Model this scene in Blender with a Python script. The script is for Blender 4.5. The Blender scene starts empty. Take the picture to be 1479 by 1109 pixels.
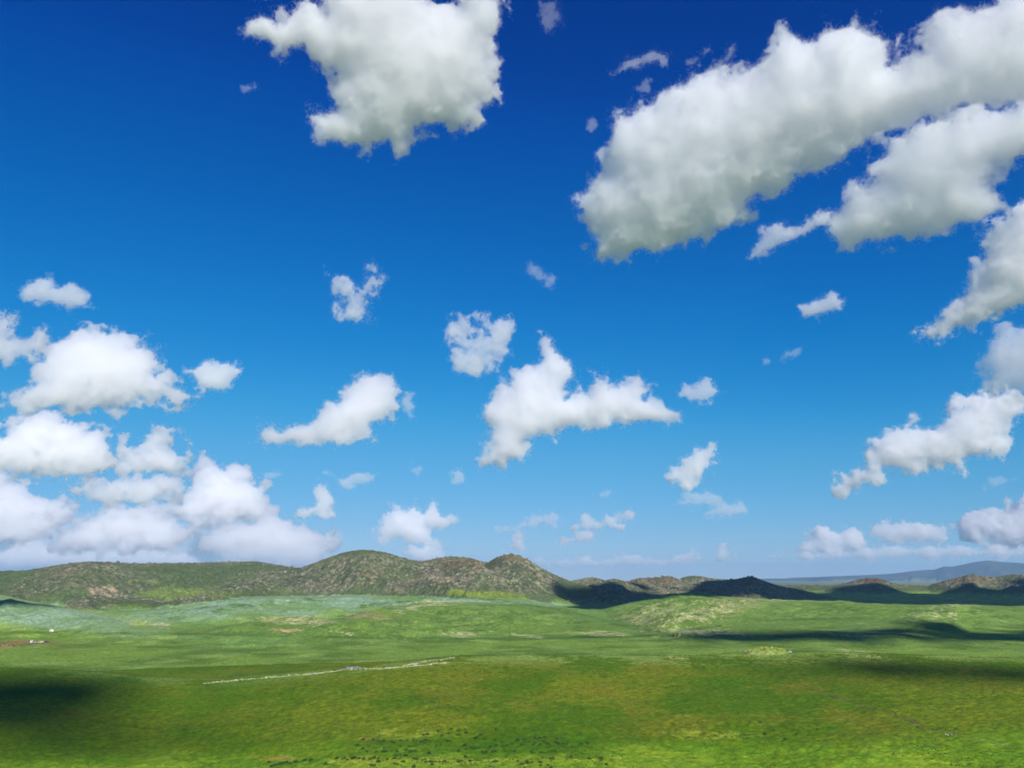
import bpy, math, random
import numpy as np

# ------------------------------------------------------------------ camera, sky, sun, exposure
SC = bpy.context.scene
COL = SC.collection
F_PX, CX, CY = 1161.0, 739.5, 554.5          # focal length and centre, in photograph pixels
CAM_Z = 60.0
PITCH = math.atan((836.0 - CY) / F_PX)
SUN_EL, SUN_AZ = math.radians(32.5), math.radians(-160.0)   # azimuth: angle left of the view direction (+Y) at which the sun stands

cam_d = bpy.data.cameras.new('camera')
cam = bpy.data.objects.new('camera', cam_d)
COL.objects.link(cam)
cam_d.sensor_width = 36.0
cam_d.lens = F_PX / 1479.0 * 36.0
cam_d.clip_start, cam_d.clip_end = 0.5, 200000.0
cam.location = (0, 0, CAM_Z)
cam.rotation_euler = (math.pi / 2 + PITCH, 0, 0)
SC.camera = cam

to_sun = np.array([-math.sin(SUN_AZ) * math.cos(SUN_EL), math.cos(SUN_AZ) * math.cos(SUN_EL), math.sin(SUN_EL)])
world = bpy.data.worlds.new('World')
SC.world = world
world.use_nodes = True
wn = world.node_tree
wn.nodes.clear()
w_out = wn.nodes.new('ShaderNodeOutputWorld')
w_bg = wn.nodes.new('ShaderNodeBackground')
w_sky = wn.nodes.new('ShaderNodeTexSky')
w_sky.sky_type = 'NISHITA'
w_sky.sun_disc = False
w_sky.sun_elevation = SUN_EL
w_sky.sun_rotation = math.atan2(to_sun[0], to_sun[1])
w_sky.altitude = 1400.0
w_sky.air_density = 1.0
w_sky.dust_density = 0.0
w_sky.ozone_density = 3.0
w_bg.inputs['Strength'].default_value = 0.078


def sky_mul(col_out, k):
    n = wn.nodes.new('ShaderNodeVectorMath')
    n.operation = 'SCALE'
    n.inputs['Scale'].default_value = k
    wn.links.new(col_out, n.inputs[0])
    return n.outputs[0]


w_hsv = wn.nodes.new('ShaderNodeHueSaturation')
w_hsv.inputs['Saturation'].default_value = 1.25
w_cur = wn.nodes.new('ShaderNodeRGBCurve')      # the photograph's deep, saturated grade, the same over the whole sky
GRADE = (((0, 0), (0.06, 0.0005), (0.109, 0.022), (0.186, 0.085), (0.30, 0.15), (0.70, 0.36), (1, 0.5)),
         ((0, 0), (0.095, 0.046), (0.12, 0.083), (0.19, 0.176), (0.275, 0.275), (0.395, 0.40), (0.533, 0.475), (0.8, 0.58), (1, 0.66)),
         ((0, 0), (0.25, 0.315), (0.30, 0.415), (0.35, 0.475), (0.425, 0.565), (0.54, 0.67), (0.656, 0.76), (0.73, 0.80), (1, 0.92)))
for ch, pts_ in enumerate(GRADE):
    cv = w_cur.mapping.curves[ch]
    cv.points[0].location, cv.points[1].location = pts_[0], pts_[-1]
    for p_ in pts_[1:-1]:
        cv.points.new(*p_)
w_cur.mapping.update()
wn.links.new(w_sky.outputs[0], w_hsv.inputs['Color'])
wn.links.new(sky_mul(w_hsv.outputs[0], 0.1), w_cur.inputs['Color'])
wn.links.new(sky_mul(w_cur.outputs[0], 10.0), w_bg.inputs['Color'])
wn.links.new(w_bg.outputs[0], w_out.inputs['Surface'])

sun_d = bpy.data.lights.new('sun', 'SUN')
sun_d.energy = 5.0
sun_d.angle = math.radians(0.5)
sun_d.color = (1.0, 0.96, 0.89)
sun = bpy.data.objects.new('sun', sun_d)
COL.objects.link(sun)
sun.location = (0, 0, 500)
from mathutils import Vector
sun.rotation_euler = Vector(to_sun).to_track_quat('Z', 'Y').to_euler()

SC.view_settings.view_transform = 'Standard'
SC.view_settings.look = 'None'
SC.view_settings.exposure = 0.2
SC.view_settings.gamma = 1.0
SC.view_settings.use_curve_mapping = False
SC.render.engine = 'CYCLES'
cy = SC.cycles
cy.use_denoising = True
cy.max_bounces = 40
cy.diffuse_bounces = 3
cy.volume_bounces = 40
cy.transparent_max_bounces = 96
cy.use_adaptive_sampling = True
cy.adaptive_threshold = 0.02
cy.caustics_reflective = cy.caustics_refractive = False

R_ = np.array([1.0, 0, 0])
F_ = np.array([0, math.cos(PITCH), math.sin(PITCH)])
U_ = np.array([0, -math.sin(PITCH), math.cos(PITCH)])


def ray(px, py):
    d = F_ + R_ * ((px - CX) / F_PX) + U_ * ((CY - py) / F_PX)
    return d / np.linalg.norm(d)


def at(px, py, dist):
    """The point of the place seen at a photograph pixel, at a horizontal distance of dist metres."""
    d = ray(px, py)
    return np.array([0, 0, CAM_Z]) + d * (dist / math.hypot(d[0], d[1]))


# ------------------------------------------------------------------ noise helpers
rng = np.random.default_rng(7)


def spectral(n, dim, beta, seed, kmin=2.0):
    r = np.random.default_rng(seed)
    ks = np.meshgrid(*[np.fft.fftfreq(n) * n] * dim, indexing='ij')
    k = np.sqrt(sum(q * q for q in ks))
    amp = np.where(k >= kmin, np.maximum(k, 1.0) ** (-beta), 0.0)
    a = np.fft.ifftn(np.fft.fftn(r.standard_normal((n,) * dim)) * amp).real
    return (a / a.std()).astype(np.float32)


def sample3(tex, x, y, z):
    n = tex.shape[0]
    out = 0
    fx, fy, fz = np.floor(x), np.floor(y), np.floor(z)
    tx, ty, tz = (x - fx).astype(np.float32), (y - fy).astype(np.float32), (z - fz).astype(np.float32)
    ix, iy, iz = fx.astype(np.int64) % n, fy.astype(np.int64) % n, fz.astype(np.int64) % n
    jx, jy, jz = (ix + 1) % n, (iy + 1) % n, (iz + 1) % n
    for a, wa in ((ix, 1 - tx), (jx, tx)):
        for b, wb in ((iy, 1 - ty), (jy, ty)):
            for c, wc in ((iz, 1 - tz), (jz, tz)):
                out = out + tex[a, b, c] * (wa * wb * wc)
    return out


def sample2(tex, x, y):
    n = tex.shape[0]
    fx, fy = np.floor(x), np.floor(y)
    tx, ty = (x - fx).astype(np.float32), (y - fy).astype(np.float32)
    ix, iy = fx.astype(np.int64) % n, fy.astype(np.int64) % n
    jx, jy = (ix + 1) % n, (iy + 1) % n
    return (tex[ix, iy] * (1 - tx) + tex[jx, iy] * tx) * (1 - ty) + (tex[ix, jy] * (1 - tx) + tex[jx, jy] * tx) * ty


def tag(o, label=None, cat=None, group=None, kind=None):
    for k, v in (('label', label), ('category', cat), ('group', group), ('kind', kind)):
        if v:
            o[k] = v
    return o


def mesh_np(name, verts, faces, mat, smooth=True, parent=None):
    """One mesh object from numpy arrays; faces is (n, 3) or (n, 4)."""
    me = bpy.data.meshes.new(name)
    verts = np.asarray(verts, np.float32)
    faces = np.asarray(faces, np.int32)
    nv, (nf, k) = len(verts), faces.shape
    me.vertices.add(nv)
    me.vertices.foreach_set('co', verts.ravel())
    me.loops.add(nf * k)
    me.loops.foreach_set('vertex_index', faces.ravel())
    me.polygons.add(nf)
    me.polygons.foreach_set('loop_start', np.arange(0, nf * k, k, dtype=np.int32))
    me.polygons.foreach_set('loop_total', np.full(nf, k, np.int32))
    me.polygons.foreach_set('use_smooth', np.full(nf, smooth, bool))
    me.update(calc_edges=True)
    if mat:
        me.materials.append(mat)
    o = bpy.data.objects.new(name, me)
    COL.objects.link(o)
    if parent:
        o.parent = parent
    return o

# ------------------------------------------------------------------ the land: one height field, cut into ground, hills and far mountains
T2 = spectral(1024, 2, 1.75, 11, kmin=3)
T2B = spectral(1024, 2, 1.3, 12, kmin=6)


def n2(x, y, size, off=0, tex=None):
    """Noise of unit spread whose largest patches measure about size metres."""
    t = T2 if tex is None else tex
    s = 1024 / (size * 6.0)
    return sample2(t, x * s + 37.1 * off, y * s + 91.7 * off)


# crest lines as (photo x, photo y, distance); slopes to the front and to the back, rounding, region
RIDGES = [
    ('near', [(-260, 964, 475), (-120, 966, 470), (0, 967, 465), (60, 968, 460), (150, 973, 450), (220, 980, 440), (300, 984, 425), (400, 976, 425), (500, 967, 425), (560, 961, 430), (620, 954, 440), (655, 950, 450), (720, 948, 455), (800, 946.5, 460), (900, 949, 470), (1000, 949, 475), (1060, 945, 490), (1100, 943, 500), (1200, 943, 500), (1300, 946, 500), (1400, 950, 500), (1500, 953, 500), (1700, 955, 500)], .105, .12, 25),
    ('left', [(-120, 845, 1500), (-40, 853, 1450), (0, 858, 1400), (40, 867, 1330), (100, 878, 1250), (150, 889, 1150), (190, 902, 1030)], .09, .15, 30),
    ('mound', [(505, 893, 1000), (530, 884, 1060), (560, 877, 1120), (600, 871.5, 1180), (640, 868.5, 1220), (700, 870, 1230), (760, 875, 1230), (820, 884, 1200), (880, 896, 1120), (930, 908, 1020), (970, 917, 940)], .075, .07, 50),
    ('knoll', [(340, 902, 980), (365, 896, 1000), (400, 891, 1020), (440, 890, 1020), (465, 893, 1010), (480, 900, 990)], .12, .12, 18),
    ('rise', [(968, 917, 900), (985, 910, 930), (1010, 906, 960), (1060, 905, 980), (1120, 907, 980), (1180, 910, 950), (1290, 914, 930)], .12, .08, 10),
    ('right', [(850, 888, 1500), (870, 880, 1560), (900, 873, 1600), (940, 863, 1680), (970, 857, 1750), (1000, 858, 1760), (1060, 862, 1760), (1100, 866, 1750), (1160, 868, 1750), (1230, 870.5, 1750), (1300, 873, 1750), (1400, 875, 1750), (1500, 877, 1750), (1650, 880, 1750)], .035, .05, 60),
    ('right', [(1025, 884, 1200), (1035, 879, 1300), (1060, 873, 1400), (1110, 869, 1550)], .1, .1, 14),
    ('right', [(1290, 897, 1150), (1330, 884, 1250), (1375, 873.5, 1400), (1400, 874, 1500)], .06, .06, 10),
    ('apron', [(230, 880, 1450), (250, 870, 1700), (350, 862, 1750), (450, 862, 1780), (530, 860, 1800), (600, 862, 1800), (680, 862, 1800), (760, 866, 1750), (820, 880, 1500)], .03, .05, 100),
    ('back', [(-260, 830, 2500), (-160, 826, 2500), (-60, 828, 2450), (0, 825, 2400), (40, 824, 2380), (80, 817, 2350), (100, 814, 2330), (130, 811, 2330), (200, 814, 2400), (280, 813, 2450), (370, 811, 2450), (400, 816, 2400), (440, 822, 2350), (500, 830, 2400)], .30, .3, 25),
    ('back', [(100, 815, 2320), (75, 832, 2200), (40, 848, 2080), (20, 856, 2000)], .35, .35, 15),
    ('back', [(75, 884, 1500), (105, 872, 1620), (150, 862, 1750), (185, 862, 1780), (230, 868, 1750)], .18, .2, 10),
    ('twin', [(400, 822, 2200), (435, 820, 2180), (470, 807, 2150), (500, 797, 2120), (518, 794.5, 2100), (535, 794.5, 2100), (560, 799, 2110), (590, 808, 2130), (605, 811, 2150), (630, 807, 2200), (650, 803.5, 2250), (680, 806, 2300), (700, 812, 2350)], .38, .4, 22),
    ('twin', [(255, 866, 1600), (300, 856, 1680), (345, 847, 1780), (390, 838, 1880), (430, 833, 1960), (470, 822, 2030)], .3, .3, 10),
    ('twin', [(640, 812, 2050), (660, 810, 2000), (680, 808, 1980), (695, 812, 1960), (702, 822, 1920)], .4, .4, 12),
    ('twin', [(700, 815, 2150), (715, 806, 2130), (728, 802, 2110), (740, 800.5, 2100), (750, 802, 2100), (765, 810, 2100), (785, 822, 2100), (805, 832, 2100), (820, 838, 2100), (840, 845, 2100)], .42, .4, 14),
    ('middle', [(800, 852, 2350), (815, 843, 2500), (830, 838, 2600), (850, 834, 2650), (868, 836, 2650), (880, 841, 2600), (900, 850, 2500)], .3, .3, 10),
    ('middle', [(795, 842, 3300), (812, 837, 3300), (825, 839, 3300), (840, 842, 3300)], .3, .3, 10),
    ('middle', [(775, 866, 1900), (800, 856, 2050), (835, 849, 2150), (865, 842, 2200), (880, 837, 2200), (888, 836, 2200), (900, 839, 2200), (915, 842, 2250), (945, 846, 2300), (965, 850, 2300)], .18, .25, 12),
    ('middle', [(905, 843, 3000), (912, 837, 3000), (925, 835, 3000), (945, 834, 3000), (962, 832, 3000), (972, 833, 3000), (985, 838, 3000), (1000, 844, 3000)], .25, .3, 15),
    ('middle', [(978, 838, 4000), (988, 833, 4000), (1000, 831.5, 4000), (1012, 832, 4000), (1030, 835.5, 4000), (1050, 837, 4000), (1065, 840, 4000)], .25, .3, 15),
    ('middle', [(1000, 843, 3000), (1020, 839, 2900), (1040, 838, 2800), (1055, 836, 2600)], .25, .25, 12),
    ('middle', [(1005, 852, 2500), (1040, 843, 2450), (1060, 837, 2400), (1075, 834, 2400), (1088, 833, 2400), (1095, 835.5, 2400), (1110, 841, 2400), (1125, 846, 2450), (1140, 849, 2500)], .25, .3, 10),
    ('low', [(1120, 845, 3800), (1160, 844.5, 3800), (1200, 845, 3900), (1225, 841, 3900), (1240, 836.5, 3900), (1255, 834, 3900), (1270, 835, 3900), (1285, 840, 3900), (1300, 844, 3900), (1340, 845.5, 4000), (1345, 844, 4000), (1365, 838, 4000), (1380, 835, 4000), (1395, 830, 4000), (1405, 829, 4000), (1415, 831, 4000), (1432, 832.5, 4000), (1440, 833, 4000), (1450, 831, 4000), (1460, 829, 4000), (1490, 831, 4000), (1560, 835, 4000)], .2, .25, 12),
    ('far', [(1040, 840, 26000), (1110, 837, 25000), (1150, 833.5, 25000), (1175, 833, 24500), (1200, 832, 24000), (1245, 830.5, 24000), (1290, 828, 24000), (1330, 823, 24000), (1350, 822, 24000), (1363, 817.5, 24000), (1375, 818, 24000), (1390, 815, 24000), (1410, 811, 24000), (1427, 809, 24000), (1445, 811, 24000), (1479, 813, 24000), (1560, 818, 24000), (1700, 826, 24000)], .25, .25, 150),
    ('far', [(1060, 836.5, 26500), (1120, 834.8, 26500), (1200, 835, 26500), (1260, 836, 26500)], .2, .2, 100),
]
REG = ['ground', 'near', 'left', 'mound', 'knoll', 'rise', 'right', 'apron', 'back', 'twin', 'middle', 'low', 'far']
ROCKY = {'back': 1, 'twin': 1, 'middle': .9, 'low': .9, 'far': .3, 'rise': .5, 'knoll': .35, 'right': .3}


def crest_table(pts, sf, w):
    """Crest height and distance against bearing, with falling shoulders beyond both ends."""
    P = np.array([at(*p) for p in pts])
    th, r, z = np.arctan2(P[:, 0], P[:, 1]), np.hypot(P[:, 0], P[:, 1]), P[:, 2]
    o = np.argsort(th)
    th, r, z = th[o], r[o], z[o]
    sl = max(sf, .16)
    ext = 400 / r.mean()
    g = np.arange(th[0] - ext, th[-1] + ext, .0005)
    rg, zg = np.interp(g, th, r), np.interp(g, th, z)
    q = np.arange(-6, 7)
    kern = np.exp(-(q / 2.2) ** 2); kern /= kern.sum()
    zg, rg = (np.convolve(np.pad(v, 6, mode='edge'), kern, 'valid') for v in (zg, rg))
    over = np.maximum(np.maximum(th[0] - g, g - th[-1]), 0) * rg
    zg = zg - sl * (np.sqrt(over ** 2 + w * w) - w)
    return g, rg, zg


CRESTS = [(REG.index(n), crest_table(p, sf, w), sf, sb, w) for n, p, sf, sb, w in RIDGES]


def terrain(x, y):
    """Height, region and distance from the nearest crest at points of the plan."""
    x = np.asarray(x, float); y = np.asarray(y, float)
    r = np.hypot(x, y)
    n_a, n_b = n2(x, y, 420, 1), n2(x, y, 130, 2)
    n_f = n2(x, y, 5200, 9)
    n_c = n2(x, y, 900, 3)
    base = 0.5 * n2(x, y, 160, 4) + 1.6 * np.clip((r - 900) / 900, 0, 1) * n_c
    hill = 58.3 - .52 * (np.sqrt(r * r + 64) - 8)
    acc = np.maximum(base, hill)
    best = np.full(x.shape, 0.6) + base
    reg = np.zeros(x.shape, np.int8)
    near = np.full(x.shape, 1e9)
    th = np.arctan2(x, y)
    for ri, (tg, tr, tz), sf, sb, w in CRESTS:
        reach = (tz.max() + 40) / min(sf, sb) + 3 * w + 80
        m = (th > tg[0]) & (th < tg[-1]) & (r > tr.min() - reach) & (r < tr.max() + reach)
        if not m.any():
            continue
        rc, zc = np.interp(th[m], tg, tr), np.interp(th[m], tg, tz)
        mod = 1 + .16 * n_f[m] if ri == REG.index('far') else 1 + (.13 if sf > .15 else .09) * n_a[m] + .06 * n_b[m]
        s = np.abs(r[m] - rc)
        side = 1 / (1 + np.exp(np.clip((r[m] - rc) / (0.6 * w + 2), -30, 30)))     # 1 in front of the crest
        z = zc - (sb + (sf - sb) * side) * (np.sqrt(s * s + w * w) - w) * np.clip(mod, .5, 1.6)
        kb = 8.0 if sf >= .25 else 3.0
        kb = kb * (6 if ri == REG.index('far') else 1)
        hq = np.maximum(kb - np.abs(acc[m] - z), 0)
        acc[m] = np.maximum(acc[m], z) + hq * hq / (4 * kb)
        bm = best[m]
        u = z > bm
        bm[u] = z[u]; best[m] = bm
        q = reg[m]; q[u] = ri; reg[m] = q
        q = near[m]; q[u] = s[u]; near[m] = q
    z = acc
    hl = np.isin(reg, [REG.index(q) for q in ('back', 'twin', 'middle', 'low')])
    gul = 1 - np.abs(n2(x, y, 95, 14)) - .45 * np.abs(n2(x, y, 38, 15))
    z = z + np.where(hl, 3.2 * np.clip(z / 45, 0, 1) * np.clip((near - 10) / 70, 0, 1) * (gul - .3), 0)
    gl = np.isin(reg, [REG.index(q) for q in ('mound', 'right', 'apron', 'rise', 'left', 'knoll')])
    z = z + np.where(gl, np.clip(z / 8, 0, 1) * np.clip((near - 25) / 90, 0, 1) * (2.4 * n2(x, y, 130, 16) + 1.3 * gul), 0)
    # rock ledges and small relief
    rocky = np.array([ROCKY.get(n, 0) for n in REG])[reg]
    lim = np.clip(z / 25, 0, 1)
    rel = n2(x, y, 28, 5, T2B)
    z = z + rocky * lim * (0.75 * rel + 0.7 * np.abs(n2(x, y, 12, 6, T2B))) * np.where(reg == REG.index('far'), 0, 1)
    z = z + np.where(reg == REG.index('far'), 45 * n2(x, y, 1500, 7) * np.clip(near / 900, 0, 1), 0)
    z = z + 0.10 * n2(x, y, 9, 8, T2B)
    return z, reg, near


# plan grid: fine towards the view, coarse behind it
az = np.concatenate([np.radians(np.arange(-176, -40, 4.0)), np.radians(np.linspace(-40, 40, 861)), np.radians(np.arange(44, 180.1, 4.0))])
rr = np.concatenate([np.geomspace(1.5, 215, 40)[:-1], np.arange(215, 640, 1.0), np.arange(640, 1500, 3.0), np.arange(1500, 2700, 3.4), np.geomspace(2700, 5200, 130), np.geomspace(5300, 22000, 45), np.linspace(22300, 27800, 70)])
AZ, RR = np.meshgrid(az, rr, indexing='ij')
GX, GY = np.sin(AZ) * RR, np.cos(AZ) * RR
GZ, GREG, GNEAR = terrain(GX.ravel(), GY.ravel())
GZ, GREG, GNEAR = (q.reshape(GX.shape) for q in (GZ, GREG, GNEAR))


def to_photo(x, y, z):
    zc = y * F_[1] + (z - CAM_Z) * F_[2]
    yc = y * U_[1] + (z - CAM_Z) * U_[2]
    zc = np.where(zc > 1, zc, 1)
    return CX + F_PX * x / zc, CY - F_PX * yc / zc


def ground_z(x, y):
    return terrain(np.atleast_1d(float(x)), np.atleast_1d(float(y)))[0][0]


def on_ground(px, py, near_=120.0, far_=6000.0):
    """Where the land is seen at a photograph pixel."""
    d = ray(px, py)
    g = np.geomspace(near_, far_, 500)
    h = math.hypot(d[0], d[1])
    X, Y, Z = d[0] / h * g, d[1] / h * g, CAM_Z + d[2] / h * g
    dz = Z - terrain(X, Y)[0]
    i = np.argmax(dz < 0)
    if dz[i] >= 0:
        return None
    for _ in range(2):
        a, b = g[max(i - 1, 0)], g[i]
        gg = np.linspace(a, b, 24)
        X, Y, Z = d[0] / h * gg, d[1] / h * gg, CAM_Z + d[2] / h * gg
        dz = Z - terrain(X, Y)[0]
        j = max(int(np.argmax(dz < 0)), 1)
        g, i = gg, j
    return np.array([X[j], Y[j], CAM_Z + d[2] / h * gg[j]])


# ---- what grows and lies there: colours of the vegetation, soil and rock themselves
PX, PY = to_photo(GX, GY, GZ)


def smooth(a, b, v):
    t = np.clip((v - a) / (b - a), 0, 1)
    return t * t * (3 - 2 * t)


def lin(r, g, b):
    c = np.array([r, g, b]) / 255.0
    return np.where(c <= .04045, c / 12.92, ((c + .055) / 1.055) ** 2.4)


NA = n2(GX, GY, 120, 21); NB = n2(GX, GY, 40, 22); NC = n2(GX, GY, 14, 23, T2B); ND = n2(GX, GY, 400, 24); NE = n2(GX, GY, 5, 25, T2B)
WX = PX + 9 * NB + 4 * NC
WY = PY + (1.2 * NB + 0.9 * NC) * np.clip((RR - 200) / 400, 0.5, 1) * np.where(RR < 700, 2.5, 1)


def patch(cx, cy_, rx, ry, ang=0.0, soft=0.45):
    c, s = math.cos(math.radians(ang)), math.sin(math.radians(ang))
    u = ((WX - cx) * c + (WY - cy_) * s) / rx
    v = (-(WX - cx) * s + (WY - cy_) * c) / ry
    return 1 - smooth(1 - soft, 1 + soft, np.sqrt(u * u + v * v))


COLR = np.zeros(GX.shape + (3,))


def lay(c, m):
    global COLR
    m = np.clip(m, 0, 1)[..., None]
    COLR = COLR * (1 - m) + np.asarray(c) * m


ri = {n: i for i, n in enumerate(REG)}
isr = lambda *n: np.isin(GREG, [ri[q] for q in n])
G_NEAR, G_OLIVE, G_BROWN, G_LIGHT = lin(84, 112, 30), lin(116, 126, 42), lin(126, 116, 54), lin(138, 158, 64)
G_PLAIN, G_PALE, G_SAGE, G_HILL = lin(122, 150, 68), lin(150, 174, 96), lin(143, 169, 146), lin(84, 97, 66)
G_MOUND, ROCK, TAN, DARK, RUST, STRAW = lin(106, 134, 68), lin(118, 112, 98), lin(158, 148, 126), lin(72, 70, 66), lin(140, 110, 88), lin(200, 194, 156)
COLR[:] = G_PLAIN
# plain: long pale and dark streaks
lay(G_PALE, smooth(-.1, 1.3, NA + .7 * NB) * .85)
lay(lin(102, 126, 50), smooth(.1, 1.3, -NB + .4 * NC + .4 * NA) * .7)
# near mound
nm = isr('near') | (RR < 640)
near_m = (nm & (RR < 640)).astype(float)
lay(G_NEAR, near_m)
lay(G_OLIVE, near_m * (.2 + .8 * patch(800, 1010, 620, 60, 0, .9)) * smooth(-1.6, 1.6, NA + .8 * NB + .5 * NC) * .85)
lay(lin(72, 108, 24), near_m * smooth(-.4, 2.2, -NA + .8 * NC) * .6)
lay(G_BROWN, near_m * smooth(-.8, 2.2, NB + .7 * ND + .6 * NC) * (.25 + .75 * np.maximum(patch(1000, 1000, 480, 55, 4, .8), patch(1380, 985, 160, 40, 0, .8))) * .30)
lay(lin(122, 108, 54), near_m * smooth(.6, 1.8, NB + .5 * NC) * patch(1000, 995, 480, 60, 4, .8) * .2)
lay(G_LIGHT, near_m * smooth(1072, 1104, PY + 5 * NB + .012 * (PX - 740)) * smooth(-1.2, .8, NB + .6 * NC) * .8)
lay(lin(116, 152, 48), near_m * smooth(1062, 1092, PY + 6 * NA + .02 * (PX - 740)) * .55)
for p in [(590, 1060, 48, 9, 0), (500, 1100, 90, 7, -2), (690, 1100, 60, 5, 0), (1030, 1062, 60, 5, 0), (870, 1098, 40, 5, 0)]:
    lay(lin(150, 160, 74), near_m * patch(*p) * smooth(-1, 1, NC + NB) * .8)
for p in [(534, 1069, 9, 3, 0), (388, 1092, 26, 4, 0)]:
    lay(lin(176, 140, 98), near_m * patch(*p) * smooth(-1, .8, NC) * .7)
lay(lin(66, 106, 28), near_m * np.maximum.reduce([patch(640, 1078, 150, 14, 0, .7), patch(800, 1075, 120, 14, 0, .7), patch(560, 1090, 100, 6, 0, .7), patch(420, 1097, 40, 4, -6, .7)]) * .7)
# pale strip along the crest of the near mound
cr = np.exp(-(GNEAR / 16) ** 2) * isr('near')
lay(lin(136, 162, 100), cr * .55 * smooth(-1.2, .6, NB))
lay(lin(142, 168, 116), patch(950, 952, 330, 9, 0, .9) * isr('near') * smooth(-1.2, 1.0, NC + NB) * .5)
# sage slopes
sage = np.maximum.reduce([patch(70, 888, 150, 19, 7), patch(330, 874, 150, 13, -6), patch(480, 868, 150, 12, 2), patch(640, 861, 80, 8, 8), patch(250, 893, 110, 7, -3), patch(760, 870, 60, 4, 4), patch(420, 884, 60, 5, 0)])
lay(G_SAGE, np.where(isr('near', 'ground') & (RR < 900), 0, sage) * (.5 + .5 * smooth(-1, .9, NA + .6 * NC)))
lay(lin(96, 130, 74), sage * smooth(.5, 1.3, NB + .5 * NC) * .5)
# green mounds of the middle distance
gm = isr('mound', 'right', 'knoll', 'rise').astype(float)
lay(G_MOUND, gm * .9)
lay(lin(126, 152, 86), gm * smooth(0, 1.5, NA + .4 * NC) * .65)
lay(lin(84, 112, 50), gm * smooth(.3, 1.6, -NB + .4 * NA) * .6)
lay(lin(128, 152, 86), isr('mound', 'right') * np.exp(-(GNEAR / 45) ** 2) * smooth(-1.5, .8, NB) * .6)
lay(lin(76, 108, 44), (isr('ground') & (RR > 640) & (RR < 1900)) * smooth(3.2, .6, GZ) * smooth(-.8, 1, NA) * .55)
ap = isr('apron').astype(float) * (1 - sage)
lay(lin(108, 144, 86), ap * .6)
# hills
hm = isr('back', 'twin', 'middle', 'low')
h_ = hm.astype(float) * smooth(4, 16, GZ + 3 * NB)
lay(G_HILL, h_)
lay(lin(94, 108, 70), h_ * smooth(0, 1.5, NA + .5 * NC) * .7)
lay(lin(124, 140, 66), h_ * np.maximum(patch(265, 857, 70, 8, 0), patch(210, 840, 10, 4, 0)) * .6)
NR, NR2 = n2(GX, GY, 34, 31, T2B), n2(GX, GY, 12, 32, T2B)
spot = smooth(.1, 1.5, NR + .7 * NR2 + .5 * n2(GX, GY, 85, 34))
rk = np.maximum.reduce([patch(75, 835, 75, 15, -22), patch(120, 822, 60, 9, -8), .9 * np.exp(-(GNEAR / 40) ** 2) * isr('back') * (PX > 60), patch(160, 840, 60, 22, 0) * .55,
                        patch(500, 828, 110, 26, -6) * .8, patch(445, 838, 50, 9, -8), patch(655, 826, 62, 22, 6), patch(745, 830, 62, 24, 4) * 1.0, patch(590, 848, 50, 8, 4) * .9, patch(560, 826, 90, 24, 8) * .7,
                        patch(330, 851, 90, 7, -13), patch(140, 868, 62, 7, -12), patch(380, 835, 40, 12, -10) * .7, isr('middle') * .75, isr('low') * .8 * smooth(20, 45, GZ)])
rk = rk * hm * np.where(isr('back'), .72, 1.0)
NRL = n2(GX, GY, 85, 33)
lay(ROCK, rk * smooth(-.9, 1.1, .8 * NRL + .6 * NR + .45 * NR2) * .85)
lay(TAN, rk * spot * .75)
lay(DARK, rk * smooth(.5, 1.5, -NR + .8 * NR2) * .8)
lay(RUST, hm * np.maximum.reduce([patch(668, 811, 40, 9, 0), patch(735, 803, 26, 6, 0), patch(535, 829, 10, 5, 0), patch(1256, 837, 26, 5, 4), patch(945, 838, 42, 6, 0), patch(1390, 836, 36, 8, 0), patch(75, 828, 16, 5, -20)]) * smooth(-1.0, .8, NR + NR2) * .75)
lay(lin(84, 52, 44), hm * patch(1262, 837, 24, 4.5, 6) * .6)
lay(DARK, hm * np.maximum.reduce([patch(437, 837, 28, 6, -10), patch(593, 845, 28, 5, 4), patch(212, 844, 9, 4, 0), patch(745, 820, 22, 5, 0)]) * smooth(-.8, .8, NR) * .7)
lay(lin(186, 160, 138), hm * np.maximum.reduce([patch(152, 850, 12, 4, 0), patch(157, 859, 12, 2.5, 0), patch(640, 836, 5, 5, 0)]) * .8)
# pale outcrops on the mounds
AL, AC = WX * .95 - WY * .31, WX * .31 + WY * .95
strata = smooth(.0, 1.3, sample2(T2B, AL * .9, AC * 6.5) + .5 * NC)
st_m = np.maximum.reduce([patch(985, 893, 110, 20, -14), patch(905, 893, 60, 8, -20), patch(1050, 884, 40, 12, -10) * .7])
lay(STRAW, isr('right', 'rise') * st_m * strata * .7)
lay(lin(140, 132, 96), isr('right', 'rise') * st_m * smooth(.2, 1.6, sample2(T2B, AL * 1.1 + 300, AC * 5 + 40) + .4 * NR) * .55)
for cx_, cy_, rx_, ry_, an_ in [(628, 871, 42, 4, -6), (600, 876, 36, 3, -14), (527, 889, 24, 5, 0), (415, 893, 52, 3.4, -2), (440, 898, 36, 5, 0), (218, 901, 36, 3.4, 0), (1025, 913, 46, 5, 0), (1345, 883, 40, 2.4, -17), (1365, 889, 22, 3, -10), (1385, 872.5, 16, 2, 0), (870, 915, 36, 2.4, 0), (770, 919.5, 14, 1.8, 0), (490, 913, 8, 1.6, 0), (1235, 917, 26, 2.0, 0), (665, 916, 24, 3, 0), (969, 948, 10, 1.6, 0), (1240, 940, 20, 1.4, 0), (1250, 947.5, 36, 1.3, 0), (1400, 950, 40, 1.3, 0), (1110, 865, 46, 1.6, 2), (1060, 872, 40, 2.0, -14)]:
    pm = patch(cx_, cy_, rx_, ry_, an_)
    lay(STRAW if cx_ != 527 else lin(186, 160, 132), pm * (~hm) * smooth(-1.1, .6, NR + NR2 * .5) * .85)
lay(lin(196, 172, 140), patch(415, 909.3, 23, 2.4, 0, .25) * (~hm) * .95)
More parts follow.
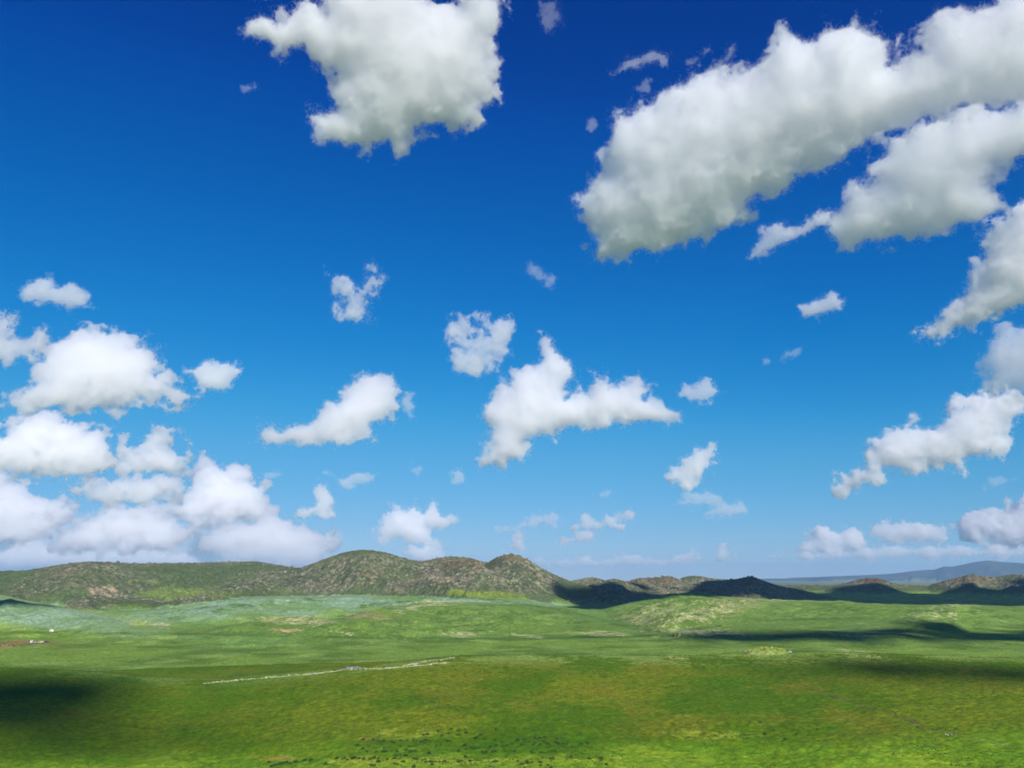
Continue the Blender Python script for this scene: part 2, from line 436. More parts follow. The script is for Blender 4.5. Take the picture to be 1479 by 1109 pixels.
lay(lin(92, 74, 52), patch(415, 911.2, 20, 0.8, 0, .4) * (~hm) * .6)
lay(lin(150, 168, 40), np.maximum.reduce([patch(200, 900, 8, 5, 30), patch(205, 905, 12, 2, 0), patch(540, 880, 12, 4, 0), patch(700, 858, 60, 5, 3) * .6, patch(140, 884, 50, 3, 10) * .5]) * (RR > 700) * .7)
lay(lin(158, 122, 88), patch(10, 930, 62, 3.6, -4, .35) * (RR > 600) * .8)
lay(lin(176, 150, 112), patch(-6, 935, 30, 2.0, -4, .4) * (RR > 600) * .7)
lay(lin(128, 116, 82), patch(60, 930, 34, 2.0, 0, .6) * (RR > 600) * .8)
# far mountains
lay(lin(66, 76, 70), isr('far').astype(float))
lay(lin(88, 84, 76), isr('far') * smooth(0, 1.2, n2(GX, GY, 900, 41)) * .7)


# stones and straw along the near crest: the line in photograph pixels
LINE_A = [(296, 986.5), (320, 984), (350, 981), (400, 977), (450, 973), (480, 969.5), (495, 967), (520, 966), (560, 964.5), (600, 961), (625, 958.5), (646, 957.5)]
LINE_B = [(585, 961), (610, 955.5), (625, 953), (640, 952.3), (650, 949.8), (656, 949.5)]


def line_dist(line, X, Y):
    d = np.full(X.shape, 1e9)
    for (ax, ay), (bx, by) in zip(line[:-1], line[1:]):
        ex, ey = bx - ax, by - ay
        t = np.clip(((X - ax) * ex + (Y - ay) * ey) / (ex * ex + ey * ey), 0, 1)
        d = np.minimum(d, np.hypot((X - ax - t * ex) * .25, Y - ay - t * ey))
    return d


for gl_, gw_ in (([(262, 894), (330, 881), (400, 871), (470, 866)], 1.2), ([(225, 886), (300, 877), (362, 873)], 1.0), ([(300, 868), (380, 862), (450, 858)], .8),
                 ([(470, 908), (505, 890), (545, 874), (620, 865), (690, 862)], 1.6), ([(700, 864), (760, 872), (830, 884), (900, 901), (965, 915)], 1.8),
                 ([(0, 913), (150, 914), (330, 916), (520, 921), (760, 923), (960, 917), (1200, 920), (1479, 922)], 1.4), ([(1010, 900), (1028, 888), (1045, 880)], 1.6), ([(560, 915), (640, 905), (760, 901)], .8),
                 ([(1120, 895), (1250, 893), (1330, 896)], 1.2), ([(1180, 880), (1300, 882), (1420, 884)], 1.0)):
    lay(lin(70, 104, 46), np.exp(-(line_dist(gl_, WX, PY + .8 * NB) / (1.5 * gw_)) ** 2) * ((RR > 640) & (~hm)) * smooth(-1.3, 1.0, NB + .5 * NA) * .85)
WY2 = PY + .55 * NC + .35 * NE
for ln_, w_ in ((LINE_A, 1.0), (LINE_B, .65)):
    lay(lin(212, 208, 160), np.exp(-(line_dist(ln_, PX, WY2) / w_) ** 2) * isr('near') * smooth(-1.1, .5, NC + .5 * NE) * .8)
out_ = np.maximum(smooth(37, 44, np.abs(np.degrees(AZ))), smooth(5200, 8000, RR) * (GREG != ri['far']))
lay(lin(128, 130, 104), out_ * .85)           # unseen ground made paler and greyer, to cut green bounce on the clouds
COLR *= (1 + .10 * NE + .06 * NC)[..., None]
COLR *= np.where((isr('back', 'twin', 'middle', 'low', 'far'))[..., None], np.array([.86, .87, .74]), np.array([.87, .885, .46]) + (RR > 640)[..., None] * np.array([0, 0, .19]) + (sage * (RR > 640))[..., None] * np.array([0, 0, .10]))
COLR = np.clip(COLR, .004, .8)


def land_material(name, bump, near_):
    m = bpy.data.materials.new(name)
    m.use_nodes = True
    nt = m.node_tree
    L = nt.links.new
    bs = nt.nodes['Principled BSDF']
    bs.inputs['Roughness'].default_value = 0.95
    bs.inputs['Specular IOR Level'].default_value = 0.08
    at_ = nt.nodes.new('ShaderNodeAttribute')
    at_.attribute_name = 'growth'
    tc = nt.nodes.new('ShaderNodeTexCoord')

    def noise(scale, detail, rough):
        n = nt.nodes.new('ShaderNodeTexNoise')
        n.inputs['Scale'].default_value = scale
        n.inputs['Detail'].default_value = detail
        n.inputs['Roughness'].default_value = rough
        L(tc.outputs['Object'], n.inputs['Vector'])
        return n
    fine = noise(near_, 6, .68)
    rmp = nt.nodes.new('ShaderNodeMapRange')
    rmp.inputs['From Min'].default_value, rmp.inputs['From Max'].default_value = .3, .7
    rmp.inputs['To Min'].default_value, rmp.inputs['To Max'].default_value = .66, 1.34
    L(fine.outputs['Fac'], rmp.inputs['Value'])
    hue = noise(near_ * .23, 4, .6)
    hr = nt.nodes.new('ShaderNodeMapRange')
    hr.inputs['From Min'].default_value, hr.inputs['From Max'].default_value = .3, .7
    hr.inputs['To Min'].default_value, hr.inputs['To Max'].default_value = .485, .515
    L(hue.outputs['Fac'], hr.inputs['Value'])
    hs = nt.nodes.new('ShaderNodeHueSaturation')
    L(hr.outputs[0], hs.inputs['Hue'])
    L(rmp.outputs[0], hs.inputs['Value'])
    L(at_.outputs['Color'], hs.inputs['Color'])
    L(hs.outputs[0], bs.inputs['Base Color'])
    bp = nt.nodes.new('ShaderNodeBump')
    bp.inputs['Strength'].default_value = .8
    bp.inputs['Distance'].default_value = bump
    L(fine.outputs['Fac'], bp.inputs['Height'])
    L(bp.outputs[0], bs.inputs['Normal'])
    return m


M_GROUND = land_material('grassland', .16, .45)
M_HILL = land_material('rocky_grass', .7, .16)
M_FAR = land_material('mountain_grass', 20, .004)

# cut the height field into its pieces, with normals from the whole
FN = np.zeros(GX.shape + (3,))
pos = np.stack([GX, GY, GZ], -1)
da = np.gradient(pos, axis=0); dr = np.gradient(pos, axis=1)
FN = np.cross(da, dr); FN /= np.linalg.norm(FN, axis=-1, keepdims=True)
FN *= np.sign(FN[..., 2:3])
na, nr = GX.shape
II = np.arange(na * nr).reshape(na, nr)
a0 = II[:-1, :-1].ravel(); a1 = II[:-1, 1:].ravel(); b0 = II[1:, :-1].ravel(); b1 = II[1:, 1:].ravel()
QUADS = np.stack([a0, b0, b1, a1], 1)
seam = np.stack([II[-1, :-1], II[0, :-1], II[0, 1:], II[-1, 1:]], 1)
QUADS = np.concatenate([QUADS, seam])
# a face belongs to a hill only where the hill has risen out of the plain
greg = GREG.copy()
PIECES = [
    ('ground', ('ground', 'apron', 'rise', 'knoll'), M_GROUND, 'wide green steppe plain with pale and olive grass streaks'),
    ('near_slope', ('near',), M_GROUND, 'broad olive green grass slope in front, ending in a stony crest'),
    ('sage_hill', ('left',), M_GROUND, 'low pale grey green hill sloping down from the left edge'),
    ('grassy_mound', ('mound',), M_GROUND, 'smooth green mound with a tan rocky top before the twin peaks'),
    ('grassy_hill', ('right',), M_GROUND, 'long green hill with pale rock bands in the right middle distance'),
    ('rocky_ridge', ('back',), M_HILL, 'long grey green ridge with a jagged rocky crest at the left'),
    ('twin_peaked_hill', ('twin',), M_HILL, 'rocky green hill with two rounded peaks in the centre'),
    ('low_hills', ('middle',), M_HILL, 'small rocky hills right of the twin peaks, partly in cloud shade'),
    ('brown_hills', ('low',), M_HILL, 'low brown topped hills before the blue mountains'),
    ('far_mountains', ('far',), M_FAR, 'hazy blue mountain range on the horizon at the right'),
]
flat_pos, flat_n, flat_c, flat_r = pos.reshape(-1, 3), FN.reshape(-1, 3), COLR.reshape(-1, 3), greg.ravel()
qr = flat_r[QUADS[:, 0]]
for name, regs, mat, label in PIECES:
    f = QUADS[np.isin(qr, [ri[q] for q in regs])]
    used, inv = np.unique(f, return_inverse=True)
    ob = mesh_np(name, flat_pos[used], inv.reshape(-1, 4), mat)
    at_ = ob.data.attributes.new('growth', 'FLOAT_COLOR', 'POINT')
    at_.data.foreach_set('color', np.concatenate([flat_c[used], np.ones((len(used), 1))], 1).astype(np.float32).ravel())
    ob.data.normals_split_custom_set_from_vertices(flat_n[used].tolist())
    tag(ob, label, None, None, 'structure')
print('TERRAIN quads', len(QUADS))

# ------------------------------------------------------------------ the air
HAZE_DENSITY = 3.2e-5
m = bpy.data.materials.new('air')
m.use_nodes = True
m.cycles.homogeneous_volume = True
m.node_tree.nodes.clear()
o_ = m.node_tree.nodes.new('ShaderNodeOutputMaterial')
v_ = m.node_tree.nodes.new('ShaderNodeVolumePrincipled')
v_.inputs['Color'].default_value = (.38, .62, 1.0, 1)
v_.inputs['Density'].default_value = HAZE_DENSITY
v_.inputs['Density Attribute'].default_value = ''
m.node_tree.links.new(v_.outputs[0], o_.inputs['Volume'])
top_z = float(GZ.max()) + 20
bot_z = float(GZ.min()) - 1.0
e_ = 28500.0
hv = [(sx * e_, sy * e_, z) for z in (bot_z, top_z) for sx, sy in ((-1, -1), (1, -1), (1, 1), (-1, 1))]
hf = [(3, 2, 1, 0), (4, 5, 6, 7), (0, 1, 5, 4), (1, 2, 6, 5), (2, 3, 7, 6), (3, 0, 4, 7)]
haze = mesh_np('haze', hv, hf, m, smooth=False)
tag(haze, 'thin blue haze hanging over the far hills', None, None, 'stuff')

# ------------------------------------------------------------------ clouds: solid bodies of bright vapour
NOISE3 = spectral(96, 3, 2.1, 3, kmin=2)
NOISE3B = spectral(96, 3, 1.9, 4, kmin=4)


def surface_nets(F, org, h):
    """Closed quad surface of F = 0 (F > 0 inside)."""
    nx, ny, nz = F.shape
    s = F > 0
    corners = [(i, j, k) for i in (0, 1) for j in (0, 1) for k in (0, 1)]
    cnt = np.zeros((nx - 1, ny - 1, nz - 1), np.int8)
    for i, j, k in corners:
        cnt += s[i:nx - 1 + i, j:ny - 1 + j, k:nz - 1 + k]
    act = (cnt > 0) & (cnt < 8)
    ci = np.argwhere(act)
    if len(ci) == 0:
        return None
    idx = np.full(act.shape, -1, np.int32)
    idx[act] = np.arange(len(ci))
    vals = {c: F[ci[:, 0] + c[0], ci[:, 1] + c[1], ci[:, 2] + c[2]] for c in corners}
    acc = np.zeros((len(ci), 3))
    num = np.zeros(len(ci))
    for c in corners:
        for ax in range(3):
            if c[ax] == 0:
                e = list(c); e[ax] = 1; e = tuple(e)
                a, b = vals[c], vals[e]
                m = (a > 0) != (b > 0)
                t = np.where(m, a / np.where(m, a - b, 1), 0)
                p = np.zeros((len(ci), 3))
                p[:] = c
                p[:, ax] += t
                acc += p * m[:, None]
                num += m
    v = (ci + acc / num[:, None]) * h + org
    quads = []
    for ax in range(3):
        o1, o2 = [(1, 2), (2, 0), (0, 1)][ax]
        a = [slice(None)] * 3; b = [slice(None)] * 3
        a[ax], b[ax] = slice(0, -1), slice(1, None)
        for o in (o1, o2):
            a[o] = b[o] = slice(1, -1)
        sa, sb = s[tuple(a)], s[tuple(b)]
        e = np.argwhere(sa != sb)
        if len(e) == 0:
            continue
        flip = sa[e[:, 0], e[:, 1], e[:, 2]]
        e[:, o1] += 1; e[:, o2] += 1
        g = []
        for d1, d2 in ((-1, -1), (0, -1), (0, 0), (-1, 0)):
            q = e.copy(); q[:, o1] += d1; q[:, o2] += d2
            g.append(idx[q[:, 0], q[:, 1], q[:, 2]])
        g = np.stack(g, 1)
        g[~flip] = g[~flip][:, ::-1]
        quads.append(g)
    return v, np.concatenate(quads)


def poly_sdf(P, X, Y):
    """Distance to the outline P, positive inside."""
    d2 = np.full(X.shape, 1e30)
    ins = np.zeros(X.shape, bool)
    n = len(P)
    for i in range(n):
        ax, ay = P[i]; bx, by = P[(i + 1) % n]
        ex, ey = bx - ax, by - ay
        t = np.clip(((X - ax) * ex + (Y - ay) * ey) / (ex * ex + ey * ey + 1e-9), 0, 1)
        d2 = np.minimum(d2, (X - ax - t * ex) ** 2 + (Y - ay - t * ey) ** 2)
        c = (ay > Y) != (by > Y)
        ins ^= c & (X < ex * (Y - ay) / (ey if abs(ey) > 1e-9 else 1e-9) + ax)
    return np.sqrt(d2) * np.where(ins, 1, -1)


_cm = {}


def cloud_material(density, veil=True, g=0.0):
    key = (round(math.log(density) * 4), veil, g)
    if key in _cm:
        return _cm[key]
    density = math.exp(key[0] / 4)
    m = bpy.data.materials.new('cloud_vapour')
    m.use_nodes = True
    m.cycles.homogeneous_volume = True
    nt = m.node_tree
    nt.nodes.clear()
    out = nt.nodes.new('ShaderNodeOutputMaterial')
    vol = nt.nodes.new('ShaderNodeVolumePrincipled')
    vol.inputs['Color'].default_value = (1, .997, 1, 1)
    vol.inputs['Density'].default_value = density
    vol.inputs['Density Attribute'].default_value = ''
    vol.inputs['Anisotropy'].default_value = g
    nt.links.new(vol.outputs[0], out.inputs['Volume'])
    if not veil:
        _cm[key] = m
        return m
    # nearly clear diffuse shell over the whole body, added to give it a surface
    tr = nt.nodes.new('ShaderNodeBsdfTransparent')
    df = nt.nodes.new('ShaderNodeBsdfDiffuse')
    df.inputs['Color'].default_value = (0.9, 0.9, 0.9, 1)
    mx = nt.nodes.new('ShaderNodeMixShader')
    mx.inputs[0].default_value = 0.02
    nt.links.new(tr.outputs[0], mx.inputs[1])
    nt.links.new(df.outputs[0], mx.inputs[2])
    nt.links.new(mx.outputs[0], out.inputs['Surface'])
    _cm[key] = m
    return m


def cloud(pts, label, soft=7.0, rough=9.0, cell=2.4, alt=1800.0, dist=None, k=0.40, far=38000.0, face=.4, g=0.0, group='clouds in the blue sky'):
    """pts: outline in photograph pixels; soft: mean free path and rough: size of the lobes, both in pixels."""
    P = np.array(pts, float)
    c = (P.min(0) + P.max(0)) / 2
    if dist is None:
        e = math.asin(ray(c[0], P[:, 1].max())[2])
        dist = min(far, alt / math.tan(max(e, 0.01)))
    d = ray(*c)
    C = at(c[0], c[1], dist)
    Rg = np.linalg.norm(C - np.array([0, 0, CAM_Z]))
    mpp = Rg * float(d @ F_) / F_PX / 1.0             # metres per pixel at the cloud
    right = np.cross(d, [0, 0, 1.0]); right /= np.linalg.norm(right)
    up = np.cross(right, d)
    L = []
    for x, y in P:                                    # the outline on the plane through C that faces the place
        q = ray(x, y)
        q = q * (Rg / float(q @ d)) - d * Rg
        L.append((q @ right, q @ up))
    L = np.array(L)
    h = cell * mpp
    pad = (rough * 1.6 + 3) * mpp
    lo, hi = L.min(0) - pad, L.max(0) + pad
    xs, ys = np.arange(lo[0], hi[0], h), np.arange(lo[1], hi[1], h)
    D = poly_sdf(L, *np.meshgrid(xs, ys, indexing='ij'))
    Rm = D.max()
    zt = k * Rm + pad
    zs = np.arange(-zt, zt, h * 1.15)
    q = zs / (k * Rm)
    f = Rm * (1 - np.sqrt(np.maximum(1 - D[:, :, None] / Rm, 0) ** 2 + q[None, None, :] ** 2))
    o = rng.uniform(0, 96, 3)
    X, Y, Z = np.meshgrid(xs, ys, zs, indexing='ij')
    s = 96 / (rough * mpp * 14)
    n1 = sample3(NOISE3, X * s + o[0], Y * s + o[1], Z * s + o[2])
    s2 = s * 2.7
    n2 = sample3(NOISE3B, X * s2 + o[1], Y * s2 + o[2], Z * s2 + o[0])
    rim = face + (1 - face) * np.exp(-(q / 0.35) ** 2)[None, None, :].astype(np.float32)
    f = f + rough * mpp * rim * (0.75 * n1 - 0.5 * (1.0 - np.abs(n1)) * 0.6 + 0.30 * n2 - 0.05)
    f[0], f[-1], f[:, 0], f[:, -1], f[:, :, 0], f[:, :, -1] = (-h,) * 6
    M = np.stack([right, up, -d], 1)                  # local z towards the viewer
    return cloud_body(f, np.array([lo[0], lo[1], -zt]), np.array([h, h, h * 1.15]), M, C, soft * mpp, label, group, g=g,
                      fringe=rough * mpp * .42, fuzz=rough * mpp * .75 * n2f(X, Y, Z, s * 5.5, o))


def n2f(X, Y, Z, s, o):
    return sample3(NOISE3B, X * s + o[2], Y * s + o[0], Z * s + o[1])


def cloud_body(f, org, h, M, C, mfp, label, group, fringe=None, fuzz=None, g=0.0):
    r = surface_nets(f, org, h)
    if r is None:
        return None
    v, fq = r
    ob = mesh_np('cloud', v @ M.T, fq, cloud_material(1.0 / mfp, True, g))
    ob.location = C
    tag(ob, label, 'cloud', group)
    if fringe is not None:                            # thin torn vapour round the dense body
        fo = f + fringe + fuzz
        hh = float(h[0])
        fo[0], fo[-1], fo[:, 0], fo[:, -1], fo[:, :, 0], fo[:, :, -1] = (-hh,) * 6
        r = surface_nets(fo, org, h)
        if r is not None:
            mesh_np('wispy_edge', r[0] @ M.T, r[1], cloud_material(1.0 / (mfp * 2.6), False, g), parent=ob)
    return ob


def shading_cloud(gx, gy, rx, ry, alt, label, ang=0.0, thick=.3, ragged=.28, cells=56, dens=4.5):
    """A flat cloud above the frame whose shadow falls round the plan point gx, gy."""
    C = np.array([gx, gy, 0]) + to_sun * (alt / to_sun[2])
    R = max(rx, ry); hz = thick * min(rx, ry)
    h = 2.9 * R / cells
    xs, ys, zs = (np.arange(-q * 1.5, q * 1.5, hh) for q, hh in ((rx, h), (ry, h), (hz, h * .6 if hz < R * .3 else h)))
    if len(zs) < 8:
        zs = np.linspace(-1.5 * hz, 1.5 * hz, 9)
    X, Y, Z = np.meshgrid(xs, ys, zs, indexing='ij')
    o = rng.uniform(0, 96, 3)
    s = 96 / (R * 2.2)
    f = 1 - np.sqrt((X / rx) ** 2 + (Y / ry) ** 2 + (Z / hz) ** 2) + ragged * sample3(NOISE3, X * s + o[0], Y * s + o[1], Z * s + o[2])
    f[0], f[-1], f[:, 0], f[:, -1], f[:, :, 0], f[:, :, -1] = (-.2,) * 6
    c, n = math.cos(math.radians(ang)), math.sin(math.radians(ang))
    return cloud_body(f, np.array([xs[0], ys[0], zs[0]]), np.array([h, h, zs[1] - zs[0]]), np.array([[c, -n, 0], [n, c, 0], [0, 0, 1]]), C, hz / dens, label, 'clouds overhead that shade the land')



BIG, MID, LOW, THIN = dict(soft=18, rough=9), dict(g=.3, soft=11, rough=7, cell=2.0, face=.7), dict(g=.15, soft=8, rough=5, cell=1.7, face=.8), dict(soft=22, rough=6, cell=1.7, k=.5)
BANK = dict(g=.35, soft=9, rough=6.5, cell=1.8, face=1.3)
CLOUDS = [
    ([(358, 51), (375, 19), (394, 22), (398, 35), (412, 30), (429, 8), (448, 11), (462, 16), (474, -50), (600, -60), (612, 0), (632, 11), (662, 7), (680, -40), (708, -40), (723, 14), (724, 35), (710, 51), (716, 76), (713, 103), (718, 130), (713, 149), (689, 157), (694, 173), (670, 187), (637, 184), (613, 184), (591, 205), (575, 226), (556, 208), (502, 211), (470, 200), (448, 178), (470, 157), (486, 154), (475, 135), (481, 108), (459, 92), (435, 73), (394, 65), (378, 51)],
     'big ragged white cloud cut off by the top edge left of centre', dict(soft=24, rough=9, g=-.45, face=.6)),
    ([(834, 294), (855, 257), (873, 248), (876, 211), (892, 170), (938, 147), (984, 119), (1030, 99), (1048, 110), (1094, 92), (1131, 46), (1181, 57), (1199, 39), (1232, 28), (1259, 46), (1287, 60), (1287, 87), (1328, 73), (1333, 41), (1369, 18), (1434, 7), (1443, -9), (1535, -28), (1557, 140), (1443, 155), (1369, 168), (1319, 184), (1282, 193), (1227, 220), (1204, 243), (1158, 248), (1140, 275), (1098, 285), (1075, 312), (1048, 330), (1002, 344), (974, 363), (915, 367), (855, 381), (860, 340), (841, 321)],
     'largest bright white cloud, stretching up to the top right corner', dict(soft=26, rough=10, g=-.45, face=.6)),
    ([(1259, 239), (1287, 202), (1351, 172), (1420, 160), (1535, 150), (1535, 220), (1479, 230), (1443, 239), (1434, 275), (1452, 298), (1420, 321), (1351, 340), (1282, 349), (1222, 360), (1199, 335), (1190, 321), (1213, 298), (1236, 271), (1264, 257)],
     'thick white cloud tucked under the largest cloud by the right edge', dict(soft=26, rough=9, dist=4900, g=-.45, face=.6)),
    ([(1085, 374), (1098, 340), (1121, 321), (1149, 335), (1167, 317), (1204, 303), (1196, 318), (1176, 331), (1140, 349), (1117, 358)],
     'small torn wisp trailing left from the cloud under the largest cloud', THIN),
    ([(1479, 285), (1545, 275), (1545, 430), (1479, 440), (1440, 455), (1400, 472), (1360, 487), (1322, 495), (1327, 478), (1360, 460), (1375, 440), (1400, 415), (1410, 385), (1420, 355), (1430, 330), (1455, 310)],
     'long slanting white cloud running off the right edge at mid height', dict(soft=16, rough=8, g=-.45, face=.6)),
    ([(1418, 512), (1425, 492), (1445, 480), (1479, 472), (1545, 465), (1545, 565), (1479, 568), (1435, 572), (1415, 560), (1425, 535)],
     'thin grey cloud at the right edge over the curled white cloud', dict(soft=34, rough=8, g=-.45, face=.6)),
    ([(1206, 707), (1222, 690), (1254, 674), (1254, 654), (1274, 630), (1294, 616), (1325, 618), (1361, 616), (1369, 590), (1397, 578), (1413, 567), (1436, 575), (1456, 565), (1477, 571), (1478, 598), (1452, 622), (1448, 642), (1417, 662), (1381, 670), (1325, 676), (1270, 684), (1246, 698), (1226, 707)],
     'solid white cloud curling upward to the right edge above the mountains', dict(g=.2, soft=10, rough=8, cell=2.0, face=.8)),
    ([(696, 585), (720, 559), (746, 542), (763, 529), (782, 516), (778, 494), (787, 488), (806, 507), (828, 524), (832, 542), (815, 555), (822, 572), (845, 564), (850, 555), (876, 548), (893, 555), (919, 550), (936, 557), (934, 576), (958, 589), (982, 597), (953, 609), (902, 611), (850, 618), (806, 624), (780, 633), (763, 637), (759, 654), (728, 674), (696, 669), (707, 646), (702, 611)],
     'white cloud with a ragged upward plume, in the middle of the sky', dict(g=.3, soft=13, rough=8, cell=2.0, face=.7)),
    ([(372, 638), (376, 621), (390, 614), (400, 622), (415, 612), (436, 610), (450, 606), (460, 594), (486, 576), (503, 555), (525, 537), (547, 544), (566, 542), (575, 555), (573, 589), (555, 611), (538, 615), (540, 633), (503, 641), (460, 642), (440, 640), (400, 642)],
     'bright white cloud with a low tail to its left, above the first peak', MID),
    ([(577, 576), (588, 566), (596, 574), (592, 600), (582, 592)], 'tiny scrap of cloud beside the tailed cloud above the first peak', THIN),
    ([(484, 408), (503, 405), (516, 416), (525, 399), (542, 390), (547, 408), (536, 434), (534, 455), (516, 464), (499, 455), (490, 438)],
     'small ragged heart shaped cloud left of centre in deep blue', dict(soft=26, rough=10, cell=1.6, face=.8)),
    ([(650, 490), (655, 473), (672, 470), (685, 481), (694, 464), (702, 473), (707, 490), (724, 473), (733, 468), (735, 486), (715, 512), (707, 533), (685, 540), (668, 525), (659, 512)],
     'small ragged cloud with two prongs, left above the plumed cloud', dict(soft=26, rough=10, cell=1.6, face=.8)),
    ([(754, 379), (765, 376), (780, 392), (806, 401), (789, 412), (772, 401)], 'faint thin streak of cloud high above the plumed cloud', dict(soft=40, rough=6, cell=1.7)),
    ([(979, 568), (1001, 555), (1018, 546), (1031, 555), (1049, 566), (1027, 576), (1010, 585), (992, 574)], 'small puff right of the plumed cloud', dict(soft=16, rough=6, cell=1.7)),
    ([(966, 689), (971, 680), (992, 663), (1018, 646), (1031, 646), (1034, 659), (1018, 685), (992, 702), (975, 698)], 'compact slanting white cloud alone right of centre', LOW),
    ([(650, 680), (663, 674), (671, 685), (668, 697), (656, 696)], 'tiny round puff between the two peaks, far up', THIN),
    ([(1153, 444), (1171, 434), (1202, 424), (1220, 434), (1214, 448), (1190, 456), (1159, 460)], 'small oval cloud below the largest cloud, right of centre', dict(dist=3600, soft=15, rough=6, cell=1.7)),
    ([(1121, 521), (1135, 507), (1163, 499), (1155, 508), (1135, 523)], 'faint short slanting wisp under the small oval cloud', dict(soft=30, rough=5, cell=1.7)),
    ([(1100, 517), (1110, 513), (1114, 521), (1104, 526)], 'faint tiny speck of cloud beside the slanting wisp', dict(soft=30, rough=4, cell=1.6)),
    ([(27, 417), (54, 403), (75, 399), (73, 417), (104, 411), (129, 426), (129, 442), (116, 446), (71, 438), (37, 430)], 'small stretched cloud, highest at the left edge', dict(soft=16, rough=7, cell=1.8)),
    ([(-30, 452), (21, 459), (17, 475), (8, 492), (41, 488), (54, 475), (68, 488), (62, 509), (37, 519), (-30, 520)], 'hook shaped cloud cut by the left edge', MID),
    ([(4, 583), (33, 567), (54, 550), (64, 521), (71, 492), (125, 477), (166, 482), (187, 496), (212, 492), (228, 521), (224, 542), (249, 550), (282, 571), (257, 587), (232, 573), (191, 583), (104, 592), (50, 587)],
     'broad white heap cloud with a flat base at the left, above the bank', dict(g=.35, soft=11, rough=8, cell=2.0, face=.9)),
    ([(266, 534), (290, 523), (328, 521), (349, 534), (332, 558), (315, 569), (286, 558)], 'small soft oval cloud right of the broad heap cloud', dict(soft=12, rough=6, cell=1.8)),
    ([(-30, 650), (-30, 620), (0, 629), (12, 608), (41, 604), (58, 590), (87, 592), (95, 608), (124, 617), (154, 625), (166, 650), (170, 679), (116, 691), (54, 688), (-30, 680)],
     'tall billowing cloud at the left edge, top of the cloud bank', BANK),
    ([(170, 650), (183, 643), (195, 658), (207, 637), (228, 625), (239, 617), (251, 629), (249, 646), (270, 662), (257, 687), (207, 682), (174, 677)], 'peaked cloud right of the tall billowing cloud in the bank', BANK),
    ([(104, 708), (137, 695), (187, 685), (232, 683), (270, 679), (266, 720), (207, 729), (137, 731)], 'long flat cloud in the middle of the left bank', BANK),
    ([(216, 742), (266, 724), (282, 679), (299, 662), (311, 679), (332, 675), (355, 679), (365, 695), (382, 708), (386, 737), (361, 758), (290, 757), (249, 752)], 'domed cloud with bright knobs at the right of the bank', dict(dist=37000, **BANK)),
    ([(-30, 666), (12, 683), (41, 708), (83, 724), (108, 733), (100, 748), (66, 772), (25, 784), (-30, 784)], 'grey white cloud sinking to the left edge of the bank', BANK),
    ([(75, 786), (108, 753), (174, 731), (216, 729), (249, 747), (282, 764), (266, 791), (166, 796), (95, 799)], 'wide layered cloud low in the middle of the bank', dict(dist=30000, **BANK)),
    ([(285, 790), (315, 762), (365, 749), (398, 739), (415, 753), (452, 770), (485, 774), (477, 795), (456, 818), (373, 812), (311, 805)], 'low layered cloud at the right end of the bank', dict(dist=32000, **BANK)),
    ([(-30, 804), (25, 784), (54, 780), (95, 794), (166, 790), (249, 795), (290, 803), (290, 822), (-30, 826)], 'lowest cloud strip of the bank, just over the left ridge', dict(dist=36000, soft=13, rough=8, cell=2.0)),
    ([(-30, 830), (-30, 742), (60, 735), (160, 742), (260, 750), (360, 755), (430, 768), (480, 786), (490, 822), (300, 830)], 'pale hazy sheet of cloud behind the whole left bank', dict(dist=42000, soft=75, rough=10, cell=2.6)),
    ([(417, 741), (440, 733), (456, 722), (463, 700), (473, 693), (483, 720), (483, 745), (440, 748)], 'small boot shaped white cloud between bank and first peak', LOW),
    ([(477, 684), (499, 691), (516, 682), (538, 688), (525, 699), (495, 704)], 'thin flat wisp above the boot shaped cloud', THIN),
    ([(380, 684), (398, 678), (412, 684), (404, 691), (386, 691)], 'faint little wisp above the domed cloud', dict(soft=26, rough=5, cell=1.6)),
    ([(534, 772), (560, 750), (568, 737), (599, 730), (612, 741), (627, 728), (637, 741), (655, 752), (642, 763), (616, 763), (625, 778), (600, 784), (586, 778), (564, 778)], 'open clustered cloud right above the first peak', dict(soft=11, rough=7, cell=1.7)),
    ([(575, 796), (600, 786), (622, 788), (632, 784), (646, 800), (640, 812), (596, 812)], 'low puff half hidden behind the saddle between the peaks', LOW),
    ([(718, 765), (741, 758), (760, 752), (780, 737), (806, 741), (819, 752), (798, 758), (759, 763), (728, 771)], 'thin slanting cloud right over the second peak', THIN),
    ([(728, 795), (741, 778), (752, 770), (760, 772), (763, 788), (754, 796)], 'tiny knobbed puff just over the second peak', LOW),
    ([(806, 782), (828, 770), (850, 765), (858, 771), (858, 780), (830, 786)], 'lower small flat cloud right of the second peak', LOW),
    ([(832, 758), (848, 746), (866, 752), (889, 737), (912, 743), (896, 757), (866, 764), (842, 765)], 'upper small flat cloud right of the second peak', LOW),
    ([(1030, 806), (1048, 791), (1067, 788), (1062, 801), (1046, 808)], 'small low puff over the right hills', LOW),
    ([(976, 728), (992, 717), (1020, 712), (1042, 720), (1024, 729), (992, 732)], 'faint flat puff under the slanting white cloud', THIN),
    ([(1020, 741), (1048, 729), (1071, 727), (1076, 739), (1052, 746)], 'faint grey puff right of the faint flat puff', THIN),
    ([(1139, 796), (1167, 781), (1171, 765), (1190, 758), (1202, 767), (1222, 760), (1244, 767), (1260, 785), (1240, 796), (1167, 801)], 'knobbed white cloud at the left end of the right bank', LOW),
    ([(1258, 760), (1274, 750), (1290, 756), (1313, 750), (1345, 756), (1373, 759), (1361, 784), (1294, 784), (1262, 778)], 'flat layered cloud in the middle of the right bank', LOW),
    ([(1373, 755), (1405, 739), (1436, 741), (1456, 735), (1476, 721), (1530, 714), (1530, 785), (1456, 790), (1390, 780)], 'bright heaped cloud of the right bank at the edge', BANK),
